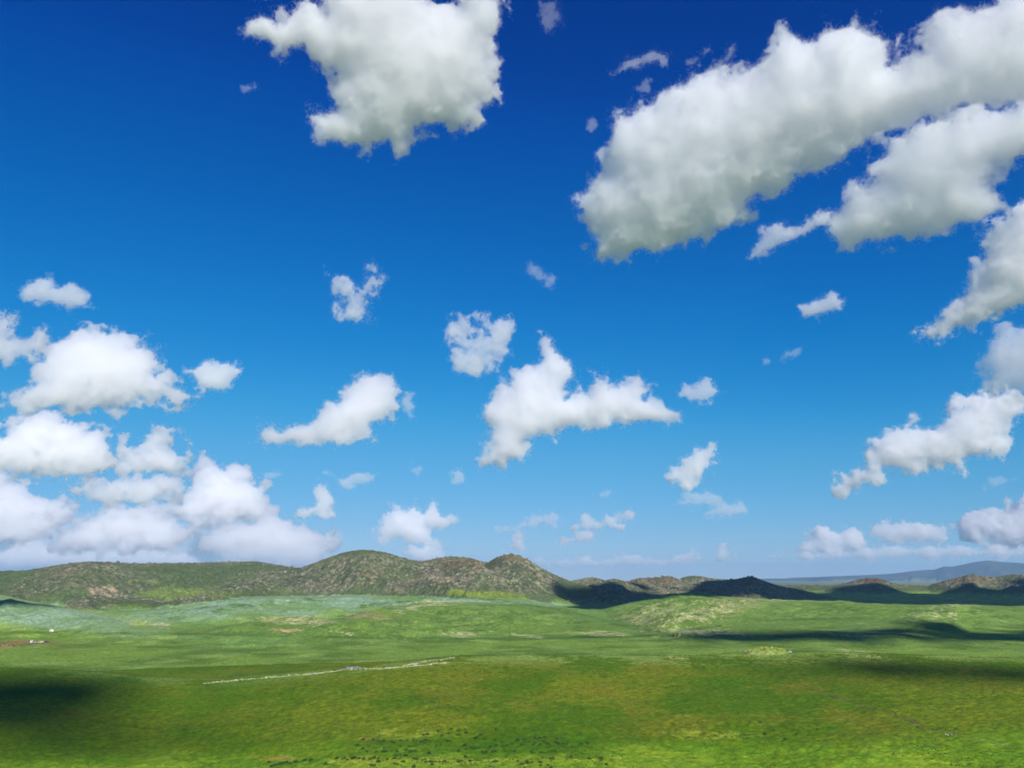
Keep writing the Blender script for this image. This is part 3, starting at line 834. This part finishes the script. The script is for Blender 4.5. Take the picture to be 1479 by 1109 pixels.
    ([(1110, 803), (1200, 796), (1280, 788), (1380, 789), (1530, 789), (1530, 806), (1380, 806), (1250, 808), (1160, 808)], 'long pale strip of cloud under the right bank', dict(dist=37000, soft=9, rough=6, cell=1.8)),
    ([(1418, 700), (1440, 690), (1465, 691), (1450, 702), (1426, 707)], 'faint grey smear below the curled white cloud', dict(soft=34, rough=5, cell=1.7)),
    ([(887, 108), (906, 87), (938, 73), (970, 76), (961, 90), (930, 97), (908, 100)], 'thin torn wisp left of the largest cloud, near the top', dict(soft=26, rough=6, cell=1.7)),
    ([(1026, 101), (1040, 86), (1057, 69), (1061, 82), (1048, 97), (1036, 106)], 'torn wisp on the upper edge of the largest cloud', dict(soft=26, rough=6, cell=1.7)),
    ([(985, 92), (1002, 82), (1024, 68), (1026, 76), (1006, 94), (992, 100)], 'faint wisp between the torn wisps left of the largest cloud', dict(soft=40, rough=5, cell=1.7)),
    ([(918, 130), (930, 118), (940, 116), (934, 132), (926, 139)], 'faint shred under the torn wisp near the largest cloud', dict(soft=34, rough=4, cell=1.6)),
    ([(780, 36), (786, 4), (803, 2), (812, 24), (800, 44), (788, 46)], 'faint veil of cloud near the top, right of the ragged cloud', dict(soft=60, rough=6, cell=1.8)),
    ([(350, 126), (364, 122), (376, 126), (366, 132), (354, 132)], 'faint tiny shred left below the ragged top cloud', dict(soft=26, rough=4, cell=1.6)),
    ([(846, 176), (856, 168), (862, 180), (854, 188)], 'faint speck left of the largest cloud', dict(soft=30, rough=4, cell=1.6)),
    ([(864, 712), (874, 706), (886, 709), (880, 718), (868, 719)], 'faint speck left of the slanting white cloud', dict(soft=24, rough=4, cell=1.6)),
    ([(596, 680), (602, 671), (610, 676), (604, 686)], 'faint speck left of the tiny round puff', dict(soft=30, rough=4, cell=1.6)),
    ([(770, 812), (810, 806), (860, 808), (900, 802), (960, 806), (1000, 800), (1020, 806), (980, 816), (900, 818), (820, 820)], 'long pale strip of low cloud right of the second peak', dict(dist=38000, soft=9, rough=5, cell=1.7)),
    ([(985, 802), (996, 796), (1010, 797), (1008, 806), (992, 807)], 'tiny low puff over the small rocky hills', dict(soft=12, rough=4, cell=1.6)),
    ([(876, 806), (884, 800), (896, 801), (894, 809)], 'tiny low puff resting on the pale strip of cloud', dict(soft=12, rough=4, cell=1.6)),
]
for pts_, label_, kw_ in CLOUDS:
    cloud(pts_, label_, **kw_)

shading_cloud(-284, 368, 125, 38, 2600, 'white cloud high behind the viewer, shading the left end of the near crest', ragged=.32, dens=4)
shading_cloud(-225, 318, 92, 16, 2600, 'thin cloud high behind the viewer, shading the lower left of the near slope', ragged=.4, dens=3)
shading_cloud(305, 1930, 165, 270, 2000, 'white cloud high overhead, shading the dark hill right of the twin peaks', ang=-8)
shading_cloud(1530, 2560, 1030, 790, 2300, 'vast flat cloud high overhead, shading the plain before the brown hills', ang=0, thick=.2, ragged=.14, cells=70, dens=6)
shading_cloud(272, 872, 155, 40, 2200, 'small cloud high overhead, shading the low rocky rise', ragged=.42, ang=-10, dens=2.6)
shading_cloud(560, 915, 120, 72, 2200, 'small cloud high overhead, shading the right end of the green hill', ragged=.45, ang=-25, dens=2.6)
shading_cloud(196, 432, 58, 17, 2400, 'small cloud high behind the viewer, shading the right end of the near slope', ragged=.45, ang=-25, dens=1.8)
shading_cloud(275, 372, 34, 20, 2400, 'scrap of cloud high behind the viewer, shading the near slope at the right edge', ragged=.4, dens=2)
shading_cloud(-690, 1110, 80, 34, 1800, 'small cloud high overhead, shading the sage hill at the left edge', ragged=.25)
# ------------------------------------------------------------------ small things on the land
def plain_material(name, rgb, rough=.8, vary=.25, scale=2.0, spec=.3, metal=0.0):
    m = bpy.data.materials.new(name)
    m.use_nodes = True
    nt = m.node_tree
    bs = nt.nodes['Principled BSDF']
    bs.inputs['Roughness'].default_value = rough
    bs.inputs['Specular IOR Level'].default_value = spec
    bs.inputs['Metallic'].default_value = metal
    tc = nt.nodes.new('ShaderNodeTexCoord')
    nz = nt.nodes.new('ShaderNodeTexNoise')
    nz.inputs['Scale'].default_value = scale
    nz.inputs['Detail'].default_value = 5
    nt.links.new(tc.outputs['Object'], nz.inputs['Vector'])
    mr = nt.nodes.new('ShaderNodeMapRange')
    mr.inputs['From Min'].default_value, mr.inputs['From Max'].default_value = .3, .7
    mr.inputs['To Min'].default_value, mr.inputs['To Max'].default_value = 1 - vary, 1 + vary
    nt.links.new(nz.outputs['Fac'], mr.inputs['Value'])
    hs = nt.nodes.new('ShaderNodeHueSaturation')
    hs.inputs['Color'].default_value = (*rgb, 1)
    nt.links.new(mr.outputs[0], hs.inputs['Value'])
    nt.links.new(hs.outputs[0], bs.inputs['Base Color'])
    return m


M_STONE = plain_material('pale_stone', (.42, .40, .33), .9, .35, 3)
M_TANROCK = plain_material('weathered_rock', (.24, .225, .18), .9, .35, .4)
M_GREYSTONE = plain_material('grey_stone', (.20, .19, .165), .9, .4, 2)
M_LEAF = plain_material('dark_leaves', (.042, .088, .02), .7, .35, 6)
M_LEAF2 = plain_material('mid_leaves', (.055, .105, .024), .7, .35, 6)
M_TWIG = plain_material('twigs', (.05, .036, .022), .9, .2, 6)
M_YELLOW = plain_material('yellow_green_weeds', (.36, .40, .05), .7, .5, 1.2)
M_SOIL = plain_material('trodden_soil', (.13, .088, .048), .95, .3, .6)
M_SOILPALE = plain_material('dry_straw_track', (.24, .22, .12), .95, .3, .6)
M_WHITE = plain_material('white_paint', (.78, .78, .75), .4, .04, 1, .5)
M_GREY = plain_material('grey_paint', (.34, .38, .38), .35, .05, 1, .5)
M_CREAM = plain_material('cream_paint', (.70, .68, .52), .4, .05, 1, .5)
M_BLACKISH = plain_material('dark_paint', (.025, .03, .03), .35, .05, 1, .5)
M_GLASS = plain_material('window_glass', (.02, .025, .03), .08, .0, 1, .6)
M_TYRE = plain_material('tyre_rubber', (.02, .02, .02), .9, .1, 4)
M_FELT = plain_material('white_felt', (.72, .71, .66), .95, .08, 1.5)
M_WOOD = plain_material('painted_wood', (.24, .07, .03), .7, .2, 3)

PHI = (1 + 5 ** .5) / 2
ICO_V = np.array([(-1, PHI, 0), (1, PHI, 0), (-1, -PHI, 0), (1, -PHI, 0), (0, -1, PHI), (0, 1, PHI), (0, -1, -PHI), (0, 1, -PHI), (PHI, 0, -1), (PHI, 0, 1), (-PHI, 0, -1), (-PHI, 0, 1)]) / 1.9
ICO_F = np.array([(0, 11, 5), (0, 5, 1), (0, 1, 7), (0, 7, 10), (0, 10, 11), (1, 5, 9), (5, 11, 4), (11, 10, 2), (10, 7, 6), (7, 1, 8), (3, 9, 4), (3, 4, 2), (3, 2, 6), (3, 6, 8), (3, 8, 9), (4, 9, 5), (2, 4, 11), (6, 2, 10), (8, 6, 7), (9, 8, 1)])


def rocks_mass(name, label, P, S, mat, flat=.7):
    n = len(P)
    V = ICO_V[None] * rng.uniform(.65, 1.35, (n, 12, 1))
    V = V * (np.stack([S * rng.uniform(.8, 1.5, n), S * rng.uniform(.7, 1.2, n), S * flat * rng.uniform(.6, 1.2, n)], 1))[:, None]
    a = rng.uniform(0, 6.28, n)
    c, s = np.cos(a)[:, None], np.sin(a)[:, None]
    V = np.stack([V[..., 0] * c - V[..., 1] * s, V[..., 0] * s + V[..., 1] * c, V[..., 2]], -1) + P[:, None]
    F = ICO_F[None] + (np.arange(n) * 12)[:, None, None]
    return tag(mesh_np(name, V.reshape(-1, 3), F.reshape(-1, 3), mat, smooth=False), label, None, None, 'stuff')


# loose rocks on the hills
W = (rk * smooth(-.3, 1.2, NR + .6 * NR2)) + .9 * hm * np.exp(-(GNEAR / 18) ** 2) * (PX > 85) * (isr('back', 'middle') * 1.0 + .25)
W = np.where((PX > -20) & (PX < 1500) & (RR > 1300) & (RR < 5000), W, 0) * RR
cell = np.gradient(RR, axis=1)
W = (W * cell).ravel()
W = W / W.sum()
pick = rng.choice(len(W), 7000, p=W)
jit = rng.normal(0, 2.5, (7000, 2))
RP = np.stack([flat_pos[pick, 0] + jit[:, 0], flat_pos[pick, 1] + jit[:, 1]], 1)
RZ = terrain(RP[:, 0], RP[:, 1])[0]
RS = np.clip(rng.lognormal(.5, .5, 7000), .7, 5.0)
pale = rng.random(7000) < .35
for msk, mat, nm_, lb in ((pale, M_TANROCK, 'pale_rocks', 'pale loose rocks strewn over the hill slopes'), (~pale, M_GREYSTONE, 'grey_rocks', 'grey rock outcrops along the ridge crests and slopes')):
    rocks_mass(nm_, lb, np.stack([RP[msk, 0], RP[msk, 1], RZ[msk] + .15 * RS[msk]], 1), RS[msk], mat)


def make_rock(seed):
    r = np.random.default_rng(seed)
    me = bpy.data.meshes.new('stone')
    v = ICO_V * r.uniform(.7, 1.3, (12, 1)) * np.array([r.uniform(.9, 1.4), r.uniform(.8, 1.1), r.uniform(.55, .8)])
    me.from_pydata(v.tolist(), [], ICO_F.tolist())
    me.materials.append(M_STONE if seed % 4 else M_GREYSTONE)
    return me


ROCK_ME = [make_rock(s) for s in range(8)]


def along(line, t):
    L = np.cumsum([0] + [math.dist(a, b) for a, b in zip(line[:-1], line[1:])])
    d = t * L[-1]
    i = min(int(np.searchsorted(L, d, 'right')) - 1, len(line) - 2)
    u = (d - L[i]) / (L[i + 1] - L[i])
    return tuple(a + (b - a) * u for a, b in zip(line[i], line[i + 1]))


def stone(p, size, label, group):
    o = bpy.data.objects.new('stone', ROCK_ME[rng.integers(8)])
    COL.objects.link(o)
    o.location = (p[0], p[1], p[2] + size * .2)
    o.rotation_euler = (rng.uniform(-.2, .2), rng.uniform(-.2, .2), rng.uniform(0, 6.28))
    o.scale = (size,) * 3
    return tag(o, label, 'stone', group)


mass_p, mass_s = [], []
for ln_, n_, g_ in ((LINE_A, 330, 'long'), (LINE_B, 110, 'short')):
    for k in range(n_):
        t = rng.random()
        x, y = along(ln_, t)
        p = on_ground(x + rng.normal(0, 1.5), y + rng.normal(0, .45))
        if p is None or np.hypot(p[0], p[1]) > 560:
            continue
        if k % 6 == 0:
            stone(p, rng.uniform(.26, .58), 'pale stone in the ' + ('left third', 'middle', 'right third')[min(int(t * 3), 2)] + ' of the long stone line on the near crest' if g_ == 'long' else 'pale stone in the short upper line of stones on the near crest', 'stones of the short upper line' if g_ == 'short' else 'stones of the long line, ' + ('left third', 'middle', 'right third')[min(int(t * 3), 2)])
        else:
            mass_p.append(p); mass_s.append(rng.uniform(.12, .38))
for k in range(22):
    p = on_ground(rng.uniform(500, 521), rng.uniform(963.8, 966.6))
    if p is not None and np.hypot(p[0], p[1]) < 560:
        o = stone(p, rng.uniform(.5, 1.1), 'grey boulder in the dark heap on the stone line', 'boulders heaped on the near crest')
        o.data = ROCK_ME[0] if k % 3 else ROCK_ME[4]
for k in range(26):
    t = rng.random() * 2 * math.pi
    p = on_ground(1110 + 30 * math.cos(t) + rng.normal(0, 3), 941 + 2.2 * math.sin(t))
    if p is not None and 400 < np.hypot(p[0], p[1]) < 1200:
        stone(p, rng.uniform(.4, .9), 'pale stone round the yellow weeds on the right crest', 'stones round the yellow weeds')
for x, y in [(1366, 1060), (1371, 1058.6), (1375, 1061.5), (1369, 1061.5), (1378, 1059)]:
    stone(on_ground(x, y), rng.uniform(.25, .42), 'pale stone lying where the footpath meets the straw track', 'stones on the footpath')
rocks_mass('small_stones', 'small pale stones scattered along the near crest', np.array(mass_p), np.array(mass_s), M_STONE)


# ---- leaf clumps
def leaf_cloud(r, n, rad, hgt, leaf, dome=True):
    """Many small leaf quads through a low dome."""
    a = r.uniform(0, 2 * math.pi, n)
    q = np.sqrt(r.uniform(0, 1, n)) * rad * (1 + .25 * np.sin(3 * a + r.uniform(0, 6)))
    z = r.uniform(.12, 1, n) * hgt * np.sqrt(np.clip(1 - (q / (rad * 1.25)) ** 2, .05, 1))
    c = np.stack([q * np.cos(a), q * np.sin(a), z], 1)
    u = r.normal(0, 1, (n, 3)); u /= np.linalg.norm(u, axis=1, keepdims=True)
    w = np.cross(u, r.normal(0, 1, (n, 3))); w /= np.linalg.norm(w, axis=1, keepdims=True)
    s = leaf * r.uniform(.6, 1.3, (n, 1))
    V = np.stack([c - u * s, c + w * s * .55, c + u * s, c - w * s * .55], 1)
    return V.reshape(-1, 3), np.arange(4 * n).reshape(n, 4)


def shrub_mesh(seed, mat):
    r = np.random.default_rng(seed)
    V, F = leaf_cloud(r, 150, .5, .55, .11)
    vs, fs = V.tolist(), F.tolist()
    for k in range(5):
        a = r.uniform(0, 6.28); x, y = .3 * math.cos(a), .3 * math.sin(a)
        b = len(vs)
        vs += [(-.015, -.01, -.1), (.015, -.01, -.1), (0, .02, -.1), (x, y, .4)]
        fs += [(b, b + 1, b + 3), (b + 1, b + 2, b + 3), (b + 2, b, b + 3)]
    me = bpy.data.meshes.new('shrub')
    me.from_pydata(vs, [], fs)
    me.materials.append(mat); me.materials.append(M_TWIG)
    for p in me.polygons[150:]:
        p.material_index = 1
    return me


SHRUB_ME = [shrub_mesh(s, M_LEAF if s % 3 else M_LEAF2) for s in range(6)]
Z4 = [(835, 40), (985, 110), (1010, 95), (1120, 85), (1095, 130), (1200, 105), (1270, 90), (1280, 125), (1025, 160), (870, 145), (830, 145), (1180, 150), (1395, 180), (1435, 148), (1455, 190), (180, 200), (295, 205), (340, 200), (345, 222), (400, 215), (490, 225), (515, 235), (580, 208), (650, 205), (715, 208), (752, 214), (800, 230), (850, 210), (890, 210), (840, 235), (960, 225), (1080, 215), (1110, 210), (120, 260), (245, 268), (180, 295), (405, 292), (580, 270), (705, 272), (670, 270), (965, 262), (1265, 265), (1280, 295), (1340, 280), (1360, 295), (1410, 292), (222, 325), (320, 328), (400, 328), (430, 322), (490, 315), (535, 322), (645, 312), (690, 325), (735, 322), (880, 348), (1205, 325), (530, 370), (575, 367), (640, 365), (55, 405), (10, 412), (85, 392), (135, 402), (185, 405), (255, 408), (300, 392), (345, 400), (440, 408), (515, 400), (720, 402), (750, 410), (815, 418), (845, 440), (905, 440), (920, 468), (995, 437), (1050, 432), (1200, 430), (1325, 428), (1275, 385), (515, 457), (295, 478), (725, 482), (1475, 340), (345, 435), (610, 435)]
Z5 = [(270, 88), (325, 140), (105, 148), (60, 182), (125, 190), (265, 200), (500, 207), (555, 192), (685, 178), (740, 185), (790, 175), (620, 225), (690, 235), (780, 225), (925, 188), (965, 188), (910, 218), (440, 238), (545, 257), (270, 262), (335, 275), (215, 270), (390, 262), (665, 258), (745, 248), (825, 247), (930, 243), (985, 243), (1010, 245), (1185, 245), (1240, 233), (10, 285), (50, 292), (95, 292), (160, 337), (270, 322), (235, 325), (470, 322), (655, 325), (665, 340), (750, 335), (870, 318), (1075, 382), (765, 388), (875, 405), (500, 428), (190, 432), (235, 435), (270, 435), (560, 460), (600, 440), (655, 442), (745, 443), (745, 472), (825, 467), (205, 485), (240, 488), (575, 500), (860, 498), (1390, 400), (1260, 402), (1440, 505), (1450, 468)]
Z8 = [(260, 548), (300, 605), (340, 592), (380, 585), (410, 572), (440, 565), (470, 556), (500, 548), (550, 568), (600, 545), (625, 540), (745, 522), (820, 520), (1165, 503), (1270, 495), (1310, 518), (1370, 505), (1410, 490), (1470, 490), (1020, 575), (1070, 577), (1445, 322)]
Z7 = [(350, 330), (410, 365), (370, 382), (595, 362), (695, 100), (455, 405), (1190, 360), (1025, 352)]
SH = [(500 + x / 7.395, 1040 + y / 7.395, 'c') for x, y in Z4] + [(680 + x / 7.395, 1040 + y / 7.395, 'c') for x, y in Z5] + \
     [(360 + x / 9.24, 1040 + y / 9.24, 'l' if x < 900 else 'c') for x, y in Z8] + [(980 + x / 2.964, 930 + y / 2.964, 'r') for x, y in Z7]
SLAB = {'c': ('low dark green shrub in the scattered thicket at the bottom centre', 'shrubs scattered over the bottom centre'),
        'l': ('low dark green shrub in the slanting row at the bottom left of centre', 'shrubs in the slanting row'),
        'r': ('lone low dark shrub on the grass slope at the right', 'lone shrubs on the right slope')}
SPOTS = [(655, 1056, 'in the tight clump at the top of the thicket'), (615, 1068, 'just under the pale grass patch'), (535, 1070, 'beside the small bare patch of soil'),
         (540, 1094, 'in the dense row near the bottom edge'), (595, 1084, 'in the middle of the thicket'), (665, 1080, 'at the right of the thicket'),
         (640, 1099, 'on the bright grass below the thicket'), (720, 1076, 'in the loose string right of the thicket'), (780, 1065, 'in the top right clump of shrubs'),
         (815, 1073, 'in the far right string of shrubs'), (705, 1101, 'at the bottom edge right of the thicket'), (765, 1102, 'at the bottom edge under the far right string'), (470, 1092, 'at the left end of the dense row')]
for x, y, w_ in SH:
    p = on_ground(x, y + 1.2)
    if p is None:
        continue
    for k in range(2 if w_ != 'r' and rng.random() < .45 else 1):
        o = bpy.data.objects.new('shrub', SHRUB_ME[rng.integers(6)])
        COL.objects.link(o)
        s_ = rng.uniform(.75, 1.5) * (1 if k == 0 else .7)
        qx, qy = p[0] + k * rng.uniform(-1.3, 1.3), p[1] + k * rng.uniform(-1.2, 1.2)
        o.location = (qx, qy, ground_z(qx, qy))
        o.rotation_euler = (0, 0, rng.uniform(0, 6.28))
        o.scale = (s_, s_, s_ * rng.uniform(.75, 1.1))
        lb_, gr_ = SLAB[w_]
        if w_ == 'c':
            gr_ = min(SPOTS, key=lambda q: math.hypot(q[0] - x, 1.6 * (q[1] - y)))[2]
            lb_ = 'low dark green shrub ' + gr_
            gr_ = 'shrubs ' + gr_
        tag(o, lb_, 'shrub', gr_)

# tussocks: the grass itself, too many to count
nt_ = 42000
ta = np.radians(rng.uniform(-36, 36, nt_)); tr_ = np.sqrt(rng.uniform(250 ** 2, 540 ** 2, nt_))
tx, ty = np.sin(ta) * tr_, np.cos(ta) * tr_
keep = rng.random(nt_) < smooth(-1.2, 1.2, n2(tx, ty, 30, 51) + .6 * n2(tx, ty, 8, 52, T2B))
tx, ty = tx[keep], ty[keep]
tz = terrain(tx, ty)[0]
n_ = len(tx)
tr2 = rng.uniform(.18, .55, n_); th_ = rng.uniform(.12, .38, n_); a_ = rng.uniform(0, 6.28, n_)
ring = [np.stack([tx + tr2 * np.cos(a_ + q), ty + tr2 * np.sin(a_ + q), tz - .04], 1) for q in (0, 2.1, 4.2)]
tip = np.stack([tx + .1 * np.cos(a_), ty + .1 * np.sin(a_), tz + th_], 1)
V = np.stack(ring + [tip], 1).reshape(-1, 3)
F = (np.arange(n_) * 4)[:, None, None] + np.array([(0, 1, 3), (1, 2, 3), (2, 0, 3)])[None]
M_TUFT = plain_material('tussock_grass', tuple(lin(70, 96, 28)), .9, .5, .12, .1)
tag(mesh_np('grass', V, F.reshape(-1, 3), M_TUFT), 'short tussocky grass on the near slope', None, None, 'stuff')

# yellow green weeds on the right crest
pw = on_ground(1110, 944.5)
r_ = np.random.default_rng(5)
vs, fs = [], []
for k in range(90):
    t = r_.uniform(0, 6.28); q = math.sqrt(r_.random())
    ox, oy = 11 * q * math.cos(t), 5 * q * math.sin(t)
    hh = 3.4 * math.sqrt(max(1 - q * q, 0.05))
    V, F = leaf_cloud(r_, 26, 1.3, .9, .32)
    gx, gy = pw[0] + ox, pw[1] + 4 + oy
    V = V + np.array([gx, gy, ground_z(gx, gy) - .3 + hh])
    fs.append(F + sum(len(v) for v in vs)); vs.append(V)
dv, df = [], []
for i in range(7):
    for j in range(28):
        q, t = i / 6, j * 2 * math.pi / 28
        gx, gy = pw[0] + 12.5 * q * math.cos(t), pw[1] + 4 + 6.5 * q * math.sin(t)
        dv.append((gx, gy, ground_z(gx, gy) - .4 + 3.6 * math.sqrt(max(1 - q * q, 0)) * (1 + .12 * math.sin(5 * t + 3 * q))))
        if i:
            df.append(((i - 1) * 28 + j, i * 28 + j, i * 28 + (j + 1) % 28, (i - 1) * 28 + (j + 1) % 28))
tag(mesh_np('mound', dv, df, plain_material('stony_green_mound', tuple(lin(122, 138, 70)), .95, .4, .5)), 'small stony mound under the yellow green weeds on the right crest', None, None, 'structure')
tag(mesh_np('weeds', np.concatenate(vs), np.concatenate(fs), M_YELLOW), 'bright yellow green weeds on the right part of the near crest', None, None, 'stuff')


# ---- paths
def ribbon(name, pts, width, mat, label, lift=.07):
    pp = []
    for a, b in zip(pts[:-1], pts[1:]):
        for k in range(14):
            pp.append(tuple(p + (q - p) * k / 14 for p, q in zip(a, b)))
    P = [on_ground(*p) for p in pp]
    P = np.array([p for p in P if p is not None])
    D = np.gradient(P[:, :2], axis=0); D /= np.linalg.norm(D, axis=1, keepdims=True) + 1e-9
    N = np.stack([-D[:, 1], D[:, 0]], 1)
    w = width * (0.8 + .35 * n2(P[:, 0], P[:, 1], 14, 61))[:, None]
    rows = []
    for s in (-.5, 0, .5):
        q = P[:, :2] + N * w * s
        rows.append(np.column_stack([q, terrain(q[:, 0], q[:, 1])[0] + lift]))
    n = len(P)
    V = np.concatenate(rows)
    F = [(r * n + i, r * n + i + 1, (r + 1) * n + i + 1, (r + 1) * n + i) for r in (0, 1) for i in range(n - 1)]
    F = [f[::-1] for f in F] if np.cross(V[1] - V[0], V[n] - V[0])[2] < 0 else F
    return tag(mesh_np(name, V, F, mat), label, None, None, 'structure')


ribbon('footpath', [(1150, 985), (1180, 996), (1210, 1007), (1240, 1018), (1262, 1024), (1290, 1030), (1315, 1040), (1335, 1049), (1352, 1055.5), (1366, 1058.5)], .75, M_SOIL, 'faint brown footpath slanting down the right slope')
ribbon('straw_track', [(1367, 1059.5), (1385, 1061), (1410, 1066), (1440, 1073), (1462, 1078)], .55, M_SOILPALE, 'thin straw coloured track continuing the footpath')
ribbon('dirt_track', [(-40, 936), (-10, 934), (20, 931.5), (45, 930)], 5.0, M_SOIL, 'reddish dirt track leading from the left edge to the parked vehicles', .12)


# ---- parked vehicles
import bmesh


def empty(name, loc, rz, label, cat, group=None):
    o = bpy.data.objects.new(name, None)
    COL.objects.link(o)
    o.location = loc; o.rotation_euler = (0, 0, rz)
    o.empty_display_size = .5
    return tag(o, label, cat, group)


def bm_obj(name, bm, mat, parent, bevel=0):
    if bevel:
        bmesh.ops.bevel(bm, geom=bm.edges[:], offset=bevel, segments=2, affect='EDGES', profile=.6)
    bmesh.ops.recalc_face_normals(bm, faces=bm.faces)
    me = bpy.data.meshes.new(name)
    bm.to_mesh(me); bm.free()
    me.materials.append(mat)
    o = bpy.data.objects.new(name, me)
    COL.objects.link(o)
    o.parent = parent
    return o


def prism(bm, prof, y0, y1):
    a = [bm.verts.new((x, y0, z)) for x, z in prof]
    b = [bm.verts.new((x, y1, z)) for x, z in prof]
    bm.faces.new(a); bm.faces.new(b[::-1])
    for i in range(len(prof)):
        j = (i + 1) % len(prof)
        bm.faces.new((a[i], b[i], b[j], a[j]))


def vehicle(name, loc, rz, label, cat, paint, L, Wd, prof, wins, wheels, wr=.34):
    e = empty(name, loc, rz, label, cat, 'vehicles parked on the plain')
    bm = bmesh.new(); prism(bm, prof, -Wd / 2, Wd / 2)
    bm_obj('body', bm, paint, e, .05)
    for s in (-1, 1):
        for w in wins:
            bm = bmesh.new(); prism(bm, w, s * (Wd / 2 - .02), s * (Wd / 2 + .012))
            bm_obj('window', bm, M_GLASS, e)
    for x in wheels:
        for s in (-1, 1):
            bm = bmesh.new()
            bmesh.ops.create_cone(bm, cap_ends=True, segments=20, radius1=wr, radius2=wr, depth=.22)
            bmesh.ops.rotate(bm, verts=bm.verts, matrix=__import__('mathutils').Matrix.Rotation(math.pi / 2, 3, 'X'))
            bmesh.ops.translate(bm, verts=bm.verts, vec=(x, s * (Wd / 2 - .08), wr))
            t = bm_obj('wheel', bm, M_TYRE, e, .03)
    fx = max(p[0] for p in prof)
    for s in (-1, 1):
        bm = bmesh.new(); prism(bm, [(fx - .06, .62), (fx + .015, .62), (fx + .015, .78), (fx - .06, .78)], s * (Wd / 2 - .42), s * (Wd / 2 - .12))
        bm_obj('headlight', bm, M_WHITE, e)
    bm = bmesh.new()
    z0, z1, xw = prof_wind(prof)
    bm.faces.new([bm.verts.new(v) for v in ((xw[0] + .02, -Wd / 2 + .15, z0), (xw[0] + .02, Wd / 2 - .15, z0), (xw[1] + .02, Wd / 2 - .22, z1), (xw[1] + .02, -Wd / 2 + .22, z1))])
    bm_obj('windscreen', bm, M_GLASS, e)
    return e


def prof_wind(prof):
    """The windscreen's lower and upper ends on a body outline that lists bonnet end then roof start."""
    (xa, za), (xb, zb) = prof[WI], prof[WI + 1]
    f = .12
    return za + (zb - za) * f, zb - (zb - za) * f, (xa + (xb - xa) * f, xb + (xa - xb) * f)


WI = 3
CARP = [(-2.1, .35), (2.1, .35), (2.12, .8), (1.1, .95), (.55, 1.42), (-1.1, 1.46), (-1.75, 1.0), (-2.12, .92)]
CARW = [[(-1.45, .98), (-.95, 1.36), (-.2, 1.38), (-.2, .98)], [(-.1, .98), (-.1, 1.38), (.5, 1.34), (.9, .98)]]
VANP = [(-2.3, .4), (2.3, .4), (2.35, .95), (2.1, 1.2), (1.6, 2.15), (-2.2, 2.25), (-2.35, 1.9)]
VANW = [[(.5, 1.25), (.5, 1.9), (1.5, 1.85), (1.85, 1.25)], [(-.9, 1.25), (-.9, 1.9), (.3, 1.9), (.3, 1.25)], [(-2.1, 1.25), (-2.1, 1.9), (-1.1, 1.9), (-1.1, 1.25)]]


def g_at(px, py):
    return tuple(on_ground(px, py))


vehicle('van', g_at(45.8, 927.6), -1.25, 'white van parked end on, tallest of the vehicles on the plain', 'van', M_WHITE, 4.6, 1.9, VANP, VANW, (-1.5, 1.45))
vehicle('car', g_at(51.2, 927.8), .15, 'grey car parked beside the white van', 'car', M_GREY, 4.2, 1.7, CARP, CARW, (-1.3, 1.3))
vehicle('car', g_at(59.4, 927.6), 3.3, 'cream car parked right of the grey car', 'car', M_CREAM, 4.2, 1.7, CARP, CARW, (-1.3, 1.3))
vehicle('car', g_at(67.2, 927.2), .5, 'dark car parked at the right end of the vehicles', 'car', M_BLACKISH, 4.2, 1.7, CARP, CARW, (-1.3, 1.3))

# round white tent beyond the vehicles
p = g_at(74.6, 911.6)
t = empty('round_tent', p, -1.4, 'small white round felt tent standing alone beyond the vehicles', 'tent')
bm = bmesh.new()
N_ = 28
lo_ = [bm.verts.new((2.4 * math.cos(k * 2 * math.pi / N_), 2.4 * math.sin(k * 2 * math.pi / N_), -.1)) for k in range(N_)]
hi_ = [bm.verts.new((2.45 * math.cos(k * 2 * math.pi / N_), 2.45 * math.sin(k * 2 * math.pi / N_), 1.45)) for k in range(N_)]
for k in range(N_):
    bm.faces.new((lo_[k], lo_[(k + 1) % N_], hi_[(k + 1) % N_], hi_[k]))
bm_obj('wall', bm, M_FELT, t)
bm = bmesh.new()
rings = []
for rad, z in ((2.6, 1.40), (1.9, 1.85), (1.1, 2.22), (.45, 2.42)):
    rings.append([bm.verts.new((rad * math.cos(k * 2 * math.pi / N_), rad * math.sin(k * 2 * math.pi / N_), z)) for k in range(N_)])
for a, b in zip(rings[:-1], rings[1:]):
    for k in range(N_):
        bm.faces.new((a[k], a[(k + 1) % N_], b[(k + 1) % N_], b[k]))
bm.faces.new(rings[-1])
bm_obj('roof', bm, M_FELT, t)
bm = bmesh.new(); prism(bm, [(2.38, 0), (2.5, 0), (2.5, 1.35), (2.38, 1.35)], -.42, .42)
bm_obj('door', bm, M_WOOD, t)
